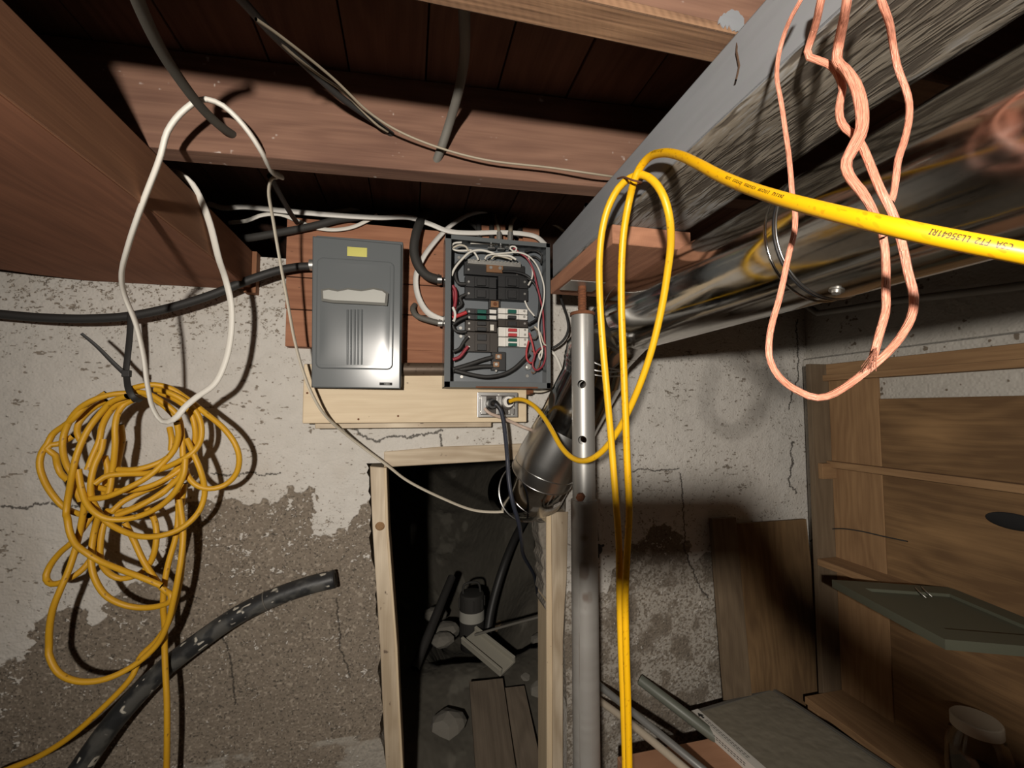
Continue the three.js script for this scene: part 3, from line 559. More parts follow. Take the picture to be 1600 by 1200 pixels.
  // wires
  const wire = (pts, r, m, d = 1.285) => mesh('wire', sweep(pts.map(p => W(...z(p[0], p[1]), (p[2] ?? d) - 0.016)), r, { rad: 7, step: 0.008 }), m, g);
  const R = 0.0026;
  wire([[182, 365], [200, 320], [250, 258], [300, 215], [360, 203], [420, 215], [480, 236], [545, 240], [585, 262]], 0.0036, M.cableWhite, 1.272);
  wire([[245, 155], [200, 160], [182, 180], [196, 200], [250, 208], [310, 206], [345, 250], [350, 265]], 0.003, M.cableWhite, 1.278);
  wire([[190, 190], [230, 172], [270, 180], [290, 210]], 0.003, M.cableCream, 1.274);
  wire([[300, 160], [400, 162], [470, 168]], 0.0028, M.cableWhite, 1.29);
  wire([[390, 262], [402, 240], [440, 230], [520, 222], [600, 218], [660, 238], [710, 290], [745, 370], [762, 450], [755, 540], [735, 610], [725, 670], [735, 760], [750, 830], [735, 888], [728, 860], [745, 830]], R, M.cableWhite, 1.268);
  wire([[430, 262], [450, 240], [500, 245], [560, 262]], R, M.cableCream, 1.276);
  wire([[562, 205], [545, 190], [565, 178], [588, 190], [580, 212], [560, 208]], 0.0028, M.cableWhite, 1.272);
  wire([[566, 200], [575, 190], [600, 215], [650, 250], [690, 320], [715, 420], [735, 500], [752, 580], [758, 680], [765, 780], [768, 880], [745, 935], [712, 955], [690, 930]], 0.003, M.redDull, 1.276);
  wire([[662, 250], [688, 330], [684, 380], [660, 425]], R, M.cableWhite, 1.283);
  wire([[640, 520], [660, 565], [700, 615]], R, M.cableWhite, 1.282);
  wire([[655, 380], [690, 400], [725, 470], [730, 560], [715, 630], [660, 668]], 0.0034, M.black, 1.282);
  wire([[500, 335], [580, 340], [650, 362], [700, 410], [725, 470]], 0.0042, M.black, 1.288);
  wire([[665, 770], [650, 840], [655, 890], [680, 910], [700, 880], [690, 800], [668, 720]], 0.003, M.red, 1.276);
  wire([[770, 800], [720, 830], [700, 870], [690, 930], [712, 955], [745, 935]], 0.003, M.redDull, 1.272);
  wire([[700, 680], [735, 720], [760, 790], [775, 800]], R, M.cableCream, 1.270);
  wire([[672, 735], [700, 760], [720, 730], [700, 690], [672, 700]], R, M.cableGrey, 1.285);
  wire([[680, 830], [735, 860], [730, 920], [690, 975], [680, 960]], 0.0015, M.copper, 1.288);
  wire([[200, 955], [300, 980], [400, 995], [500, 980], [570, 945], [640, 880], [665, 850]], 0.0062, M.cableBlack, 1.284);
  wire([[190, 948], [300, 915], [380, 888], [440, 872]], 0.0068, M.cableBlack, 1.302);
  wire([[190, 958], [300, 940], [380, 930], [440, 930]], 0.0068, M.cableBlack, 1.306);
  wire([[190, 888], [230, 872], [265, 830], [285, 805]], 0.0052, M.redDull, 1.284);
  wire([[190, 838], [230, 820], [262, 770], [285, 745]], 0.005, M.cableBlack, 1.288);
  wire([[188, 672], [205, 705], [240, 715], [275, 712]], 0.005, M.cableBlack, 1.288);
  wire([[186, 626], [230, 610], [275, 592]], 0.0058, M.red, 1.280);
  wire([[190, 668], [230, 640], [280, 618]], 0.005, M.cableBlack, 1.284);
  wire([[188, 425], [205, 455], [208, 510], [200, 560]], 0.0052, M.redDull, 1.280);
  wire([[186, 440], [196, 480], [204, 560], [192, 610]], 0.005, M.redDull, 1.290);
  wire([[190, 560], [205, 600], [195, 650], [190, 640]], 0.004, M.white, 1.276);
  wire([[270, 415], [225, 410], [205, 360], [210, 300], [260, 255]], 0.0055, M.cableBlack, 1.296);
  wire([[270, 480], [235, 500], [245, 540], [210, 570], [195, 620]], 0.005, M.cableBlack, 1.292);
  wire([[640, 215], [700, 205], [745, 235], [740, 290]], 0.0032, M.cableBlack, 1.296);
  wire([[650, 250], [705, 245], [742, 275]], 0.0032, M.cableBlack, 1.300);
  const cn = (px, py, r, m) => mesh('cable_connector', [cyl(W(px, py, 1.30), W(px + 7, py, 1.30), r, r, 16), cyl(W(px + 1.5, py, 1.30), W(px + 4, py, 1.30), r * 1.18, r * 1.18, 6)], m, g);
  cn(683, 437, 0.0145, M.galvPlain); cn(684, 505, 0.010, M.steel); cn(693, 579, 0.012, M.galvPlain);
  for (const px of [780, 797]) { const q = W(px, 371, 1.30); mesh('cable_connector', cyl(q.clone().add(V(0, -0.012, 0)), q.clone().add(V(0, 0.016, 0)), 0.009, 0.008, 12), M.steel, g); }
}
{
  const g = thing('rusty_conduit', 'short rusty brown conduit joining the two grey boxes', 'conduit');
  mesh('pipe', cyl(W(623, 577, 1.315), W(697, 577, 1.315), 0.0195, 0.0195, 24), M.postOld.clone(), g).material.color.setRGB(0.33, 0.24, 0.18);
  tag(mesh('pipe_stub', (() => { const q = W(824, 611, 1.33); return [cyl(q.clone().add(V(0, -0.012, 0)), q.clone().add(V(0, 0.012, 0)), 0.013, 0.013, 10), cyl(q.clone().add(V(-0.016, 0, 0.005)), q.clone().add(V(0.016, 0, 0.005)), 0.009, 0.009, 10)]; })(), M.rust), 'rusty cable clamp under the breaker panel corner', 'clamp');
}
// ---------------------------------------------------------------- outlet
{
  const d0 = 1.278, g = thing('outlet_box', 'open galvanised outlet box on the cream board', 'outlet');
  mesh('metal_box', pbox(747, 614, 808, 651, d0 + 0.008, 0.035, { r: 0.004 }), M.galvPlain, g);
  mesh('cover_plate', pbox(746, 613, 809, 652, d0 + 0.004, 0.004, { r: 0.0015 }), M.galvPlain, g);
  mesh('interior_shade_plate', pbox(751, 618, 804, 648, d0 + 0.0032, 0.002, { r: 0.0008 }), M.blackBrown, g);  // dark plate over the cover stands in for shade inside the box
  for (const x of [756, 780, 799]) mesh('yoke', pbox(x - 4, 619, x + 4, 647, d0 + 0.0022, 0.002, { r: 0.0006 }), M.galvPlain, g);
  for (const x of [768, 793]) { const q = W(x, 631, d0 + 0.004); mesh('receptacle', cyl(q, q.clone().add(V(0, 0, 0.005)), 0.019, 0.018, 20), M.blackBrown, g); }
  for (const [x, y] of [[751, 622], [752, 643], [803, 637], [780, 617], [800, 648]]) { const q = W(x, y, d0 + 0.004); mesh('screw', cyl(q, q.clone().add(V(0, 0, 0.002)), 0.003, 0.003, 8), M.steel, g); }
}
const black = M.cableBlack;
// ---------------------------------------------------------------- cables: one thing each
function cable(name, label, category, pts, r, m, o = {}, group) { return tag(mesh(name, sweep(pts, r, o), m), label, category, group); }
const w3 = l => l.map(p => W(p[0], p[1], p[2])), wd = (d, l) => l.map(p => W(p[0], p[1], p[2] ?? d)), c3 = l => l.map(p => C(p[0], p[1], p[2]));
cable('black_cable', 'thick black cable dropping into the joist above the white loop', 'cable', w3([[195, -60, 0.50], [215, 0, 0.56], [243, 62, 0.63], [270, 108, 0.69], [318, 172, 0.78], [352, 203, 0.835], [380, 220, 0.88]]), 0.0075, mat(0.06, 0.055, 0.045, 0.75));
{
  const g = thing('black_cable', 'black cable with a thin cream wire entering a joist hole', 'cable');
  mesh('jacket', sweep(w3([[340, -40, 0.50], [385, 8, 0.56], [425, 52, 0.62], [470, 95, 0.69], [530, 150, 0.76], [585, 190, 0.81], [612, 210, 0.835], [630, 222, 0.87]]), 0.0055, {}), M.cableBlack, g);
  mesh('bare_wire', sweep(w3([[372, -10, 0.545], [415, 40, 0.60], [450, 78, 0.655], [500, 118, 0.715], [535, 142, 0.745], [565, 172, 0.775], [590, 196, 0.80], [606, 206, 0.82]]), 0.0022, { rad: 6 }), M.cableTan, g);
}
cable('thin_wire', 'thin grey-cream wire strung across the joist face to the beam', 'wire', w3([[400, 30, 0.565], [440, 58, 0.605], [520, 122, 0.695], [580, 178, 0.76], [625, 206, 0.785], [690, 232, 0.795], [760, 250, 0.79], [860, 262, 0.78], [930, 272, 0.765], [985, 280, 0.78]]), 0.0022, M.cableTan, { rad: 6 });
cable('black_cable', 'short black cable bending down into a joist, alone over the panels', 'cable', w3([[722, -40, 0.52], [726, 40, 0.60], [725, 95, 0.68], [716, 145, 0.735], [703, 190, 0.785], [690, 230, 0.815], [678, 262, 0.845], [672, 275, 0.88]]), 0.0085, M.cableGrey);
cable('white_cable', 'flat white cable hanging in a long loop before the coil', 'cable', w3([[440, 276, 0.97], [425, 268, 0.915], [408, 236, 0.84], [390, 208, 0.815], [368, 182, 0.80], [345, 163, 0.79], [318, 155, 0.78], [288, 172, 0.78], [262, 205, 0.79], [252, 240, 0.80], [246, 258, 0.81], [222, 320, 0.85], [200, 385, 0.92], [190, 430, 0.99], [195, 462, 1.04], [212, 505, 1.08], [224, 555, 1.11], [231, 605, 1.13], [240, 640, 1.15], [255, 659, 1.165], [272, 655, 1.18], [290, 635, 1.19], [308, 620, 1.19], [335, 600, 1.19], [352, 565, 1.19], [361, 520, 1.19], [361, 475, 1.18], [352, 435, 1.16], [342, 405, 1.12], [328, 350, 1.07], [315, 315, 1.04], [300, 288, 1.02], [282, 273, 1.01], [268, 269, 1.03]]), 0.0074, M.cableWhite, { flat: 0.62, fl: V(0.6, 0, 1) });
cable('white_cable', 'flat white cable running down past the switch box to the elbow', 'cable', w3([[436, 276, 0.96], [424, 280, 1.0], [420, 300, 1.03], [427, 345, 1.08], [438, 410, 1.13], [449, 470, 1.17], [460, 530, 1.205], [472, 575, 1.225], [486, 612, 1.235], [505, 645, 1.26], [540, 678, 1.33], [575, 705, 1.36], [605, 727, 1.365], [635, 750, 1.38], [690, 778, 1.40], [740, 797, 1.42], [775, 800, 1.42], [800, 798, 1.42]]), 0.0056, M.cableCream, { flat: 0.6, fl: V(0, 0, 1) });
cable('white_cable', 'white flat cable stretched along the boards above both panels', 'cable', wd(1.325, [[325, 318, 1.37], [350, 325, 1.36], [380, 323, 1.35], [440, 329], [520, 336], [590, 340], [640, 340], [672, 350], [700, 361], [735, 364], [780, 363], [815, 365], [838, 370], [852, 382, 1.30]]), 0.0080, M.white, { flat: 0.45, fl: V(0, 0, 1) });
cable('white_cable', 'slack white flat cable sagging over the switch box top', 'cable', wd(1.345, [[358, 348, 1.37], [385, 345], [410, 336], [438, 335], [460, 343], [490, 355], [520, 359], [550, 355], [575, 344], [590, 336]]), 0.0062, M.cableWhite, { flat: 0.5, fl: V(0, 0, 1) });
cable('black_cable', 'black cable lying along the top of the backing boards', 'cable', wd(1.335, [[370, 374, 1.37], [395, 371], [440, 363], [490, 353], [530, 343], [580, 338, 1.36], [640, 332, 1.45], [690, 310, 1.6]]), 0.0105, M.blackDusty);
cable('dark_cable', 'dull dark cable crossing the gap under the joist', 'cable', w3([[422, 275, 1.0], [438, 305, 1.1], [452, 330, 1.2], [464, 348, 1.31]]), 0.0065, M.cableBlack);
cable('grey_cable', 'dusty tan cable rising into the dark behind the joist', 'cable', w3([[500, 336, 1.42], [560, 326, 1.45], [620, 318, 1.5], [660, 303, 1.55], [690, 285, 1.6]]), 0.0075, M.cableTan);
cable('grey_cable', 'dim upper cable climbing behind the joist over the boards', 'cable', w3([[585, 325, 1.52], [615, 312, 1.55], [640, 292, 1.6], [655, 280, 1.62]]), 0.0070, M.cableTan);
cable('black_cable', 'thick black cable curving into the side of the breaker panel', 'cable', w3([[690, 322, 1.52], [672, 330, 1.42], [658, 344, 1.33], [649, 370, 1.30], [647, 395, 1.295], [655, 418, 1.295], [668, 431, 1.30], [686, 437, 1.30]]), 0.0135, M.blackDusty, { rad: 14 });
cable('white_cable', 'fat white cable bowing over and down into the breaker panel', 'cable', w3([[895, 372, 1.44], [868, 352, 1.42], [835, 339, 1.40], [800, 332, 1.39], [765, 330, 1.38], [735, 335, 1.37], [705, 352, 1.35], [680, 377, 1.335], [660, 405, 1.33], [650, 432, 1.335], [653, 462, 1.335], [668, 488, 1.32], [690, 500, 1.305], [700, 502, 1.30]]), 0.0105, M.white, { flat: 0.55, fl: V(1, 0.5, 0.3) });
cable('grey_cable', 'bent grey cable stub clamped to the breaker panel side', 'cable', w3([[648, 477, 1.352], [645, 483, 1.325], [650, 493, 1.31], [665, 499, 1.305], [688, 505, 1.30]]), 0.0085, M.cableGrey);
// feeds entering the panel top
cable('black_cable', 'black cable entering the panel top, next to the clamped pair', 'cable', w3([[748, 325, 1.45], [748, 345, 1.36], [748, 362, 1.335], [749, 376, 1.33]]), 0.0085, black, {}, 'feeds at the panel top');
cable('black_cable', 'black cable behind the white one, entering the panel top', 'cable', w3([[768, 318, 1.45], [768, 340, 1.36], [768, 360, 1.338], [768, 376, 1.33]]), 0.0080, black, {}, 'feeds at the panel top');
cable('cream_cable', 'slim cream cable dropping to a clamp on the panel top', 'cable', w3([[770, 325, 1.45], [774, 342, 1.36], [779, 358, 1.315], [780, 372, 1.30]]), 0.0050, M.cableTan, {}, 'feeds at the panel top');
cable('cream_cable', 'tan cable curling from the right to a panel top clamp', 'cable', w3([[852, 314, 1.55], [830, 325, 1.48], [808, 337, 1.40], [799, 350, 1.33], [797, 370, 1.30]]), 0.0070, M.cableTan, {}, 'feeds at the panel top');
cable('black_cable', 'short dark cable slanting behind the panel top left', 'cable', w3([[728, 345, 1.40], [742, 353, 1.36], [752, 366, 1.34]]), 0.0075, M.blackDusty, {}, 'feeds at the panel top');
cable('black_cable', 'dark cable slanting away behind the panel top right', 'cable', w3([[822, 350, 1.42], [812, 360, 1.355], [806, 372, 1.335]]), 0.0075, M.blackDusty, {}, 'feeds at the panel top');
cable('black_cable', 'long black cable sagging across the wall to the switch box', 'cable', [V(-2.04, EYE + 0.20, -1.30), V(-1.6, EYE + 0.215, -1.305)].concat(w3([[-120, 481, 1.31], [0, 491, 1.315], [60, 496, 1.315], [130, 498, 1.315], [200, 494, 1.315], [265, 481, 1.315], [330, 461, 1.315], [380, 441, 1.315], [430, 424, 1.315], [465, 417, 1.31], [490, 416, 1.31]])), 0.0112, M.cableBlack, { rad: 14 });
cable('black_cable', 'limp black flex hanging from the grey beam beside the panel', 'cable', w3([[916, 320, 0.93], [908, 345, 1.0], [897, 382, 1.08], [882, 420, 1.16], [875, 448, 1.20], [877, 468, 1.22], [886, 495, 1.26], [888, 515, 1.28], [880, 532, 1.30], [862, 545, 1.32], [850, 550, 1.335]]), 0.0058, M.cableBlack, { flat: 0.7 });
cable('white_wire', 'pair of thin white wires twisting down beside the post', 'wire', w3([[858, 545, 1.34], [868, 556, 1.33], [878, 580, 1.31], [886, 602, 1.29], [893, 620, 1.27]]), 0.0045, M.cableWhite, { flat: 0.5 });
cable('white_wire', 'thin white wire looping under the breaker panel', 'wire', w3([[830, 611, 1.33], [845, 612, 1.335], [862, 606, 1.34], [880, 592, 1.34], [890, 580, 1.34]]), 0.0040, M.cableCream, { flat: 0.6 });
cable('brown_cord', 'pinkish-brown flat cord sagging from outlet across the duct', 'cord', w3([[757, 638, 1.262], [764, 645, 1.258], [785, 653, 1.262], [805, 662, 1.272], [825, 670, 1.265], [845, 674, 1.21], [862, 673, 1.185], [878, 663, 1.18], [890, 648, 1.19], [897, 632, 1.20]]), 0.0048, mat(0.42, 0.32, 0.26, 0.5), { flat: 0.55 });
{
  const g = thing('appliance_cord', 'dark blue-black cord plugged in the outlet, dangling into the doorway', 'cord');
  const q = W(768, 631, 1.272);
  mesh('plug', [cyl(q, q.clone().add(V(0, 0, 0.022)), 0.0165, 0.014, 18), sweep([q.clone().add(V(0, 0, 0.018)), q.clone().add(V(0.004, 0.003, 0.030)), W(776, 632, 1.235), W(782, 640, 1.232)], i => 0.009 - 0.003 * i, {})], M.black, g);
  mesh('cable', sweep(w3([[774, 631, 1.235], [781, 638, 1.232], [786, 655, 1.235], [790, 685, 1.245], [793, 720, 1.255], [795, 750, 1.24], [801, 785, 1.235], [810, 815, 1.26], [815, 845, 1.34], [818, 868, 1.5], [835, 900, 1.7], [840, 930, 1.9]]), 0.0062, {}), mat(0.022, 0.026, 0.040, 0.5), g);
}
cable('hanging_wire', 'thin dark wire hanging down the wall right of the post', 'cord', w3([[926, 690, 1.36], [929, 740, 1.375], [932, 800, 1.38], [935, 845, 1.38]]), 0.0022, M.cableGrey, { rad: 6 });
tag(mesh('cord_plug', (() => { const q = W(935, 858, 1.385); return [sph(q, 0.016, 0.9, 1.1, 0.6), cyl(q, q.clone().add(V(0, -0.028, 0)), 0.004, 0.003, 8), cyl(q.clone().add(V(-0.01, 0, 0)), q.clone().add(V(0.02, 0.012, 0)), 0.005, 0.004, 8)]; })(), M.black), 'small black plug on the wall at the thin wire end', 'plug');
// ---------------------------------------------------------------- yellow extension cord looped over the nail
{
  const g = thing('yellow_cord', 'bright yellow extension cord hung over a nail in the beam', 'cord');
  const q = W(793, 628, 1.272);
  mesh('plug', [cyl(q, q.clone().add(V(0, 0, 0.016)), 0.0175, 0.016, 20)], M.white, g);
  mesh('plug_core', cyl(q.clone().add(V(0, 0, 0.015)), q.clone().add(V(0.008, 0.001, 0.024)), 0.010, 0.008, 14), M.blackBrown, g);
  const R = 0.0060;
  mesh('plugged_strand', sweep(c3([[797, 627, 1.262], [806, 624, 1.245], [818, 625, 1.22], [834, 634, 1.18], [849, 651, 1.13], [862, 672, 1.07], [876, 697, 1.01], [892, 714, 0.96], [908, 720, 0.92], [926, 716, 0.88], [945, 701, 0.85], [965, 674, 0.82], [985, 636, 0.79], [1004, 590, 0.765], [1020, 540, 0.745], [1034, 480, 0.725], [1043, 425, 0.705], [1048, 380, 0.685], [1046, 340, 0.665], [1036, 305, 0.66], [1020, 282, 0.67], [1002, 273, 0.685], [985, 278, 0.70], [968, 292, 0.715], [952, 320, 0.73], [942, 355, 0.74], [937, 400, 0.75], [937, 460, 0.755], [942, 540, 0.76], [949, 620, 0.765], [956, 700, 0.77], [962, 780, 0.77], [967, 850, 0.77], [968, 920, 0.77], [970, 1000, 0.77], [974, 1100, 0.77], [977, 1200, 0.77], [978, 1330, 0.77]]).concat((p => [V(p.x, 0.12, p.z), V(p.x + 0.02, 0.012, p.z + 0.04), V(p.x - 0.1, 0.007, p.z + 0.2)])(C(978, 1330, 0.77))), R, { rad: 12 }), M.yellow, g);
  const main = sweep((p => [V(p.x + 0.15, 0.007, p.z + 0.22), V(p.x + 0.03, 0.010, p.z + 0.04), V(p.x, 0.10, p.z)])(C(985, 1330, 0.755)).concat(c3([[985, 1330, 0.755], [983, 1200, 0.755], [981, 1100, 0.755], [978, 1000, 0.755], [977, 930, 0.755], [980, 860, 0.755], [983, 800, 0.755], [980, 720, 0.75], [977, 640, 0.745], [974, 560, 0.74], [971, 480, 0.735], [971, 420, 0.73], [975, 360, 0.72], [984, 310, 0.71], [992, 280, 0.69], [1000, 262, 0.68], [1014, 246, 0.66], [1036, 239, 0.62], [1062, 243, 0.57], [1090, 256, 0.52], [1125, 275, 0.47], [1170, 294, 0.42], [1225, 312, 0.37], [1300, 332, 0.325], [1400, 356, 0.285], [1500, 377, 0.262], [1600, 396, 0.245], [1720, 420, 0.23]])), R, { rad: 16, step: 0.008 });
  main.userData.lead = (() => { const p = C(985, 1330, 0.755), l = [V(p.x + 0.15, 0.007, p.z + 0.22), V(p.x + 0.03, 0.010, p.z + 0.04), V(p.x, 0.10, p.z), p]; let s = 0; for (let i = 1; i < 4; i++) s += l[i].distanceTo(l[i - 1]); return s; })();
  // printed cord: the lettering runs upside down along the jacket
  const cv = document.createElement('canvas'); cv.width = 2048; cv.height = 128; const x = cv.getContext('2d');
  x.fillStyle = 'rgb(224,170,10)'; x.fillRect(0, 0, 2048, 128);
  const rr = rng(33); for (let k = 0; k < 260; k++) { x.fillStyle = `rgba(${120 + rr() * 40 | 0},${70 + rr() * 30 | 0},10,${0.08 + rr() * 0.25})`; x.beginPath(); x.ellipse(rr() * 2048, rr() * 128, 2 + rr() * 14, 1 + rr() * 4, rr() * 0.4, 0, 7); x.fill(); }
  x.fillStyle = 'rgba(45,32,12,0.9)'; x.font = 'bold 18px sans-serif'; { let k = 0; for (let u = 560; u < 1000;) { const n = 4 + (rr() * 5 | 0); for (let i = 0; i < n; i++, u += 12) { x.fillRect(u, 57 + rr() * 3, 4 + rr() * 5, 3); x.fillRect(u + rr() * 4, 63 + rr() * 2, 3 + rr() * 5, 3); x.fillRect(u + rr() * 6, 58, 3, 10); } u += 22; } }   // worn print, no longer legible
  for (const [s, c] of [['CSA  FT2  LL35641RI', 1640]]) { x.save(); x.translate(c, 64); x.rotate(Math.PI); x.textAlign = 'center'; x.fillText(s, 0, 7); x.restore(); }
  const tx = new THREE.CanvasTexture(cv); tx.colorSpace = THREE.SRGBColorSpace; tx.wrapS = tx.wrapT = THREE.RepeatWrapping; tx.repeat.set(2.2, 1); tx.offset.set(0.1 - 2.2 * main.userData.lead, 0.12);
  mesh('printed_strand', main, new THREE.MeshStandardMaterial({ map: tx, roughness: 0.42, side: THREE.DoubleSide }), g);
  mesh('tie_wire', sweep(c3([[965, 279, 0.735], [975, 277, 0.70], [990, 282, 0.67], [1002, 285, 0.675], [992, 288, 0.70], [978, 284, 0.72]]), 0.0016, { rad: 6, step: 0.004 }), M.rust, g);
}
// ---------------------------------------------------------------- coil of old yellow cord on the left wall
{
  const a = (x, y) => [40 + x * 0.225, 560 + y * 0.225], b = (x, y) => [40 + x * 0.225, 760 + y * 0.225], c = (x, y) => [x * 0.35, 780 + y * 0.35];
  const A = l => l.map(p => a(...p)), Bz = l => l.map(p => b(...p)), Cz = l => l.map(p => c(...p));
  const S = [
    [1.250, A([[720, 215], [790, 195], [880, 182], [1000, 205], [1120, 280], [1250, 380], [1380, 490], [1458, 600], [1484, 700], [1460, 805], [1385, 878], [1290, 905], [1200, 888], [1135, 830], [1100, 740], [1090, 600], [1080, 480], [1050, 390], [960, 310], [860, 250], [740, 225]])],
    [1.262, A([[735, 240], [600, 250], [470, 290], [370, 352], [298, 450], [260, 560], [262, 660], [290, 750], [320, 800], [345, 900], [385, 990]])],
    [1.238, A([[700, 262], [600, 300], [530, 370], [450, 470], [395, 570], [350, 690], [325, 800], [308, 900], [290, 1000], [282, 1090]]).concat(Bz([[290, 220], [305, 310], [345, 400], [420, 460], [500, 510], [640, 570], [800, 630], [945, 690]]))],
    [1.256, A([[720, 278], [640, 315], [575, 385], [530, 480], [512, 570], [465, 680], [430, 775]])],
    [1.246, A([[745, 290], [680, 325], [640, 385], [622, 470], [622, 600], [612, 720], [598, 810], [590, 880], [570, 960]])],
    [1.270, A([[560, 240], [420, 330], [330, 420], [270, 465], [190, 525], [155, 590], [115, 650], [98, 740], [130, 850], [190, 950], [270, 1035], [370, 1080], [440, 1090]])],
    [1.278, A([[330, 540], [240, 590], [165, 606], [150, 630], [205, 670], [218, 730], [245, 800], [300, 850]])],
    [1.258, A([[640, 772], [760, 772], [880, 742], [985, 690], [1040, 615], [1064, 510], [1045, 420], [985, 350], [890, 280], [800, 235]])],
    [1.244, A([[480, 872], [560, 818], [700, 802], [850, 797], [985, 752], [1090, 700], [1165, 650], [1212, 580], [1222, 480], [1190, 380], [1110, 300], [1000, 240], [900, 215]])],
    [1.236, A([[440, 976], [560, 962], [700, 905], [850, 822], [960, 722], [1035, 630], [1062, 530], [1050, 440]])],
    [1.262, A([[480, 885], [560, 912], [700, 918], [850, 892], [1000, 822], [1085, 762], [1150, 680], [1178, 580], [1175, 470], [1140, 365], [1050, 290], [930, 235]])],
    [1.270, A([[600, 1062], [680, 992], [800, 932], [920, 880], [1010, 810], [1080, 730]])],
    [1.255, A([[630, 1092], [780, 1032], [930, 942], [1020, 872], [1090, 790], [1100, 700]])],
    [1.268, A([[560, 1060], [680, 1060], [830, 1000], [960, 930], [1040, 840]])],
    [1.232, A([[365, 770], [385, 890], [420, 1000], [480, 1070], [560, 1112], [680, 1118], [800, 1092], [940, 1022], [1040, 922], [1100, 800], [1110, 700]])],
    [1.246, A([[1120, 560], [1170, 670], [1215, 780], [1240, 880]]).concat(Bz([[1243, 60], [1200, 180], [1090, 285], [950, 340], [800, 348], [680, 312], [560, 242], [490, 150], [455, 60]])).concat(A([[455, 850], [480, 740], [525, 640], [540, 560]]))],
    [1.290, A([[400, 600], [360, 520], [370, 450], [450, 360], [560, 290]])],
    [1.285, A([[550, 680], [570, 760], [560, 850], [540, 950]])],
    [1.282, A([[660, 460], [672, 560], [650, 680], [630, 790]])],
    [1.285, A([[1000, 480], [1015, 560], [1010, 640]])],
    [1.258, Bz([[420, 60], [400, 190], [375, 320], [345, 440], [300, 580], [240, 720], [190, 850], [165, 1000], [163, 1110]]).concat(Cz([[218, 690], [262, 775], [350, 813], [470, 803], [600, 740], [700, 650], [750, 550], [775, 450], [795, 350], [812, 240], [818, 140], [800, 0]]))],
    [1.268, Bz([[510, 200], [480, 300], [460, 420], [455, 530], [485, 650], [560, 760], [680, 822], [800, 842], [930, 830], [1005, 795], [1010, 755], [990, 735]])],
    [1.285, Bz([[470, 190], [400, 290], [320, 390], [240, 460], [165, 560], [142, 635], [180, 678], [262, 660], [380, 590], [455, 500], [480, 420]])],
    [1.276, Bz([[690, 250], [750, 370], [820, 520], [885, 620], [935, 690], [995, 745]])],
    [1.292, Bz([[840, 150], [885, 210], [908, 300], [900, 430], [860, 540], [780, 612], [660, 640], [575, 600], [525, 520], [520, 400], [545, 250], [560, 180]])],
    [1.290, Bz([[1050, 20], [1062, 150], [1045, 340], [990, 540], [962, 700], [956, 850]]).concat(Cz([[735, 560], [735, 650], [738, 750], [745, 900], [746, 1050], [742, 1250]]))],
    [1.284, Bz([[1105, -20], [1078, 190], [1092, 400], [1080, 600], [1040, 800], [990, 950], [900, 1080], [800, 1180]]).concat(Cz([[590, 790], [450, 940], [300, 1070], [150, 1160], [40, 1205], [-120, 1280]]))],
  ];
  const rr = rng(42);
  const gs = S.map(([d, l], k) => {
    const ph = rr() * 6, pts = l.map((p, i) => W(p[0], p[1], d + Math.sin(i * 1.1 + ph) * 0.008)), e = pts[pts.length - 1];
    if (k === S.length - 2) pts.push(V(e.x, 0.10, e.z), V(e.x + 0.02, 0.012, e.z + 0.05), V(e.x + 0.15, 0.008, e.z + 0.16));       // tails reach the floor
    if (k === S.length - 1) pts.push(V(e.x - 0.16, 0.10, e.z + 0.03), V(e.x - 0.26, 0.010, e.z + 0.06), V(e.x - 0.45, 0.008, e.z + 0.12));
    return sweep(pts, 0.0068, { rad: 10, step: 0.011 });
  });
  tag(mesh('coiled_cord', gs, M.yellowOld), 'tangled coil of dirty yellow extension cord hanging on the wall', 'cord');
}
{
  const g = thing('cable_tie', 'black plastic tie strap holding the coil to the cable', 'cable tie');
  mesh('strap', sweep(w3([[204, 487, 1.30], [203, 520, 1.285], [199, 560, 1.262], [197, 578, 1.255], [198, 590, 1.25], [201, 608, 1.228], [209, 622, 1.222], [220, 626, 1.25]]), 0.0075, { flat: 0.3, rad: 8, fl: V(0, 0, 1) }), M.cableBlack, g);
  mesh('tail', sweep(w3([[194, 583, 1.250], [178, 568, 1.245], [150, 540, 1.235], [127, 521, 1.225]]), i => 0.0056 - 0.0022 * i, { flat: 0.35, rad: 8 }), M.cableBlack, g);
  mesh('clasp', pbox(189, 578, 202, 589, 1.244, 0.012), M.cableBlack, g);
}
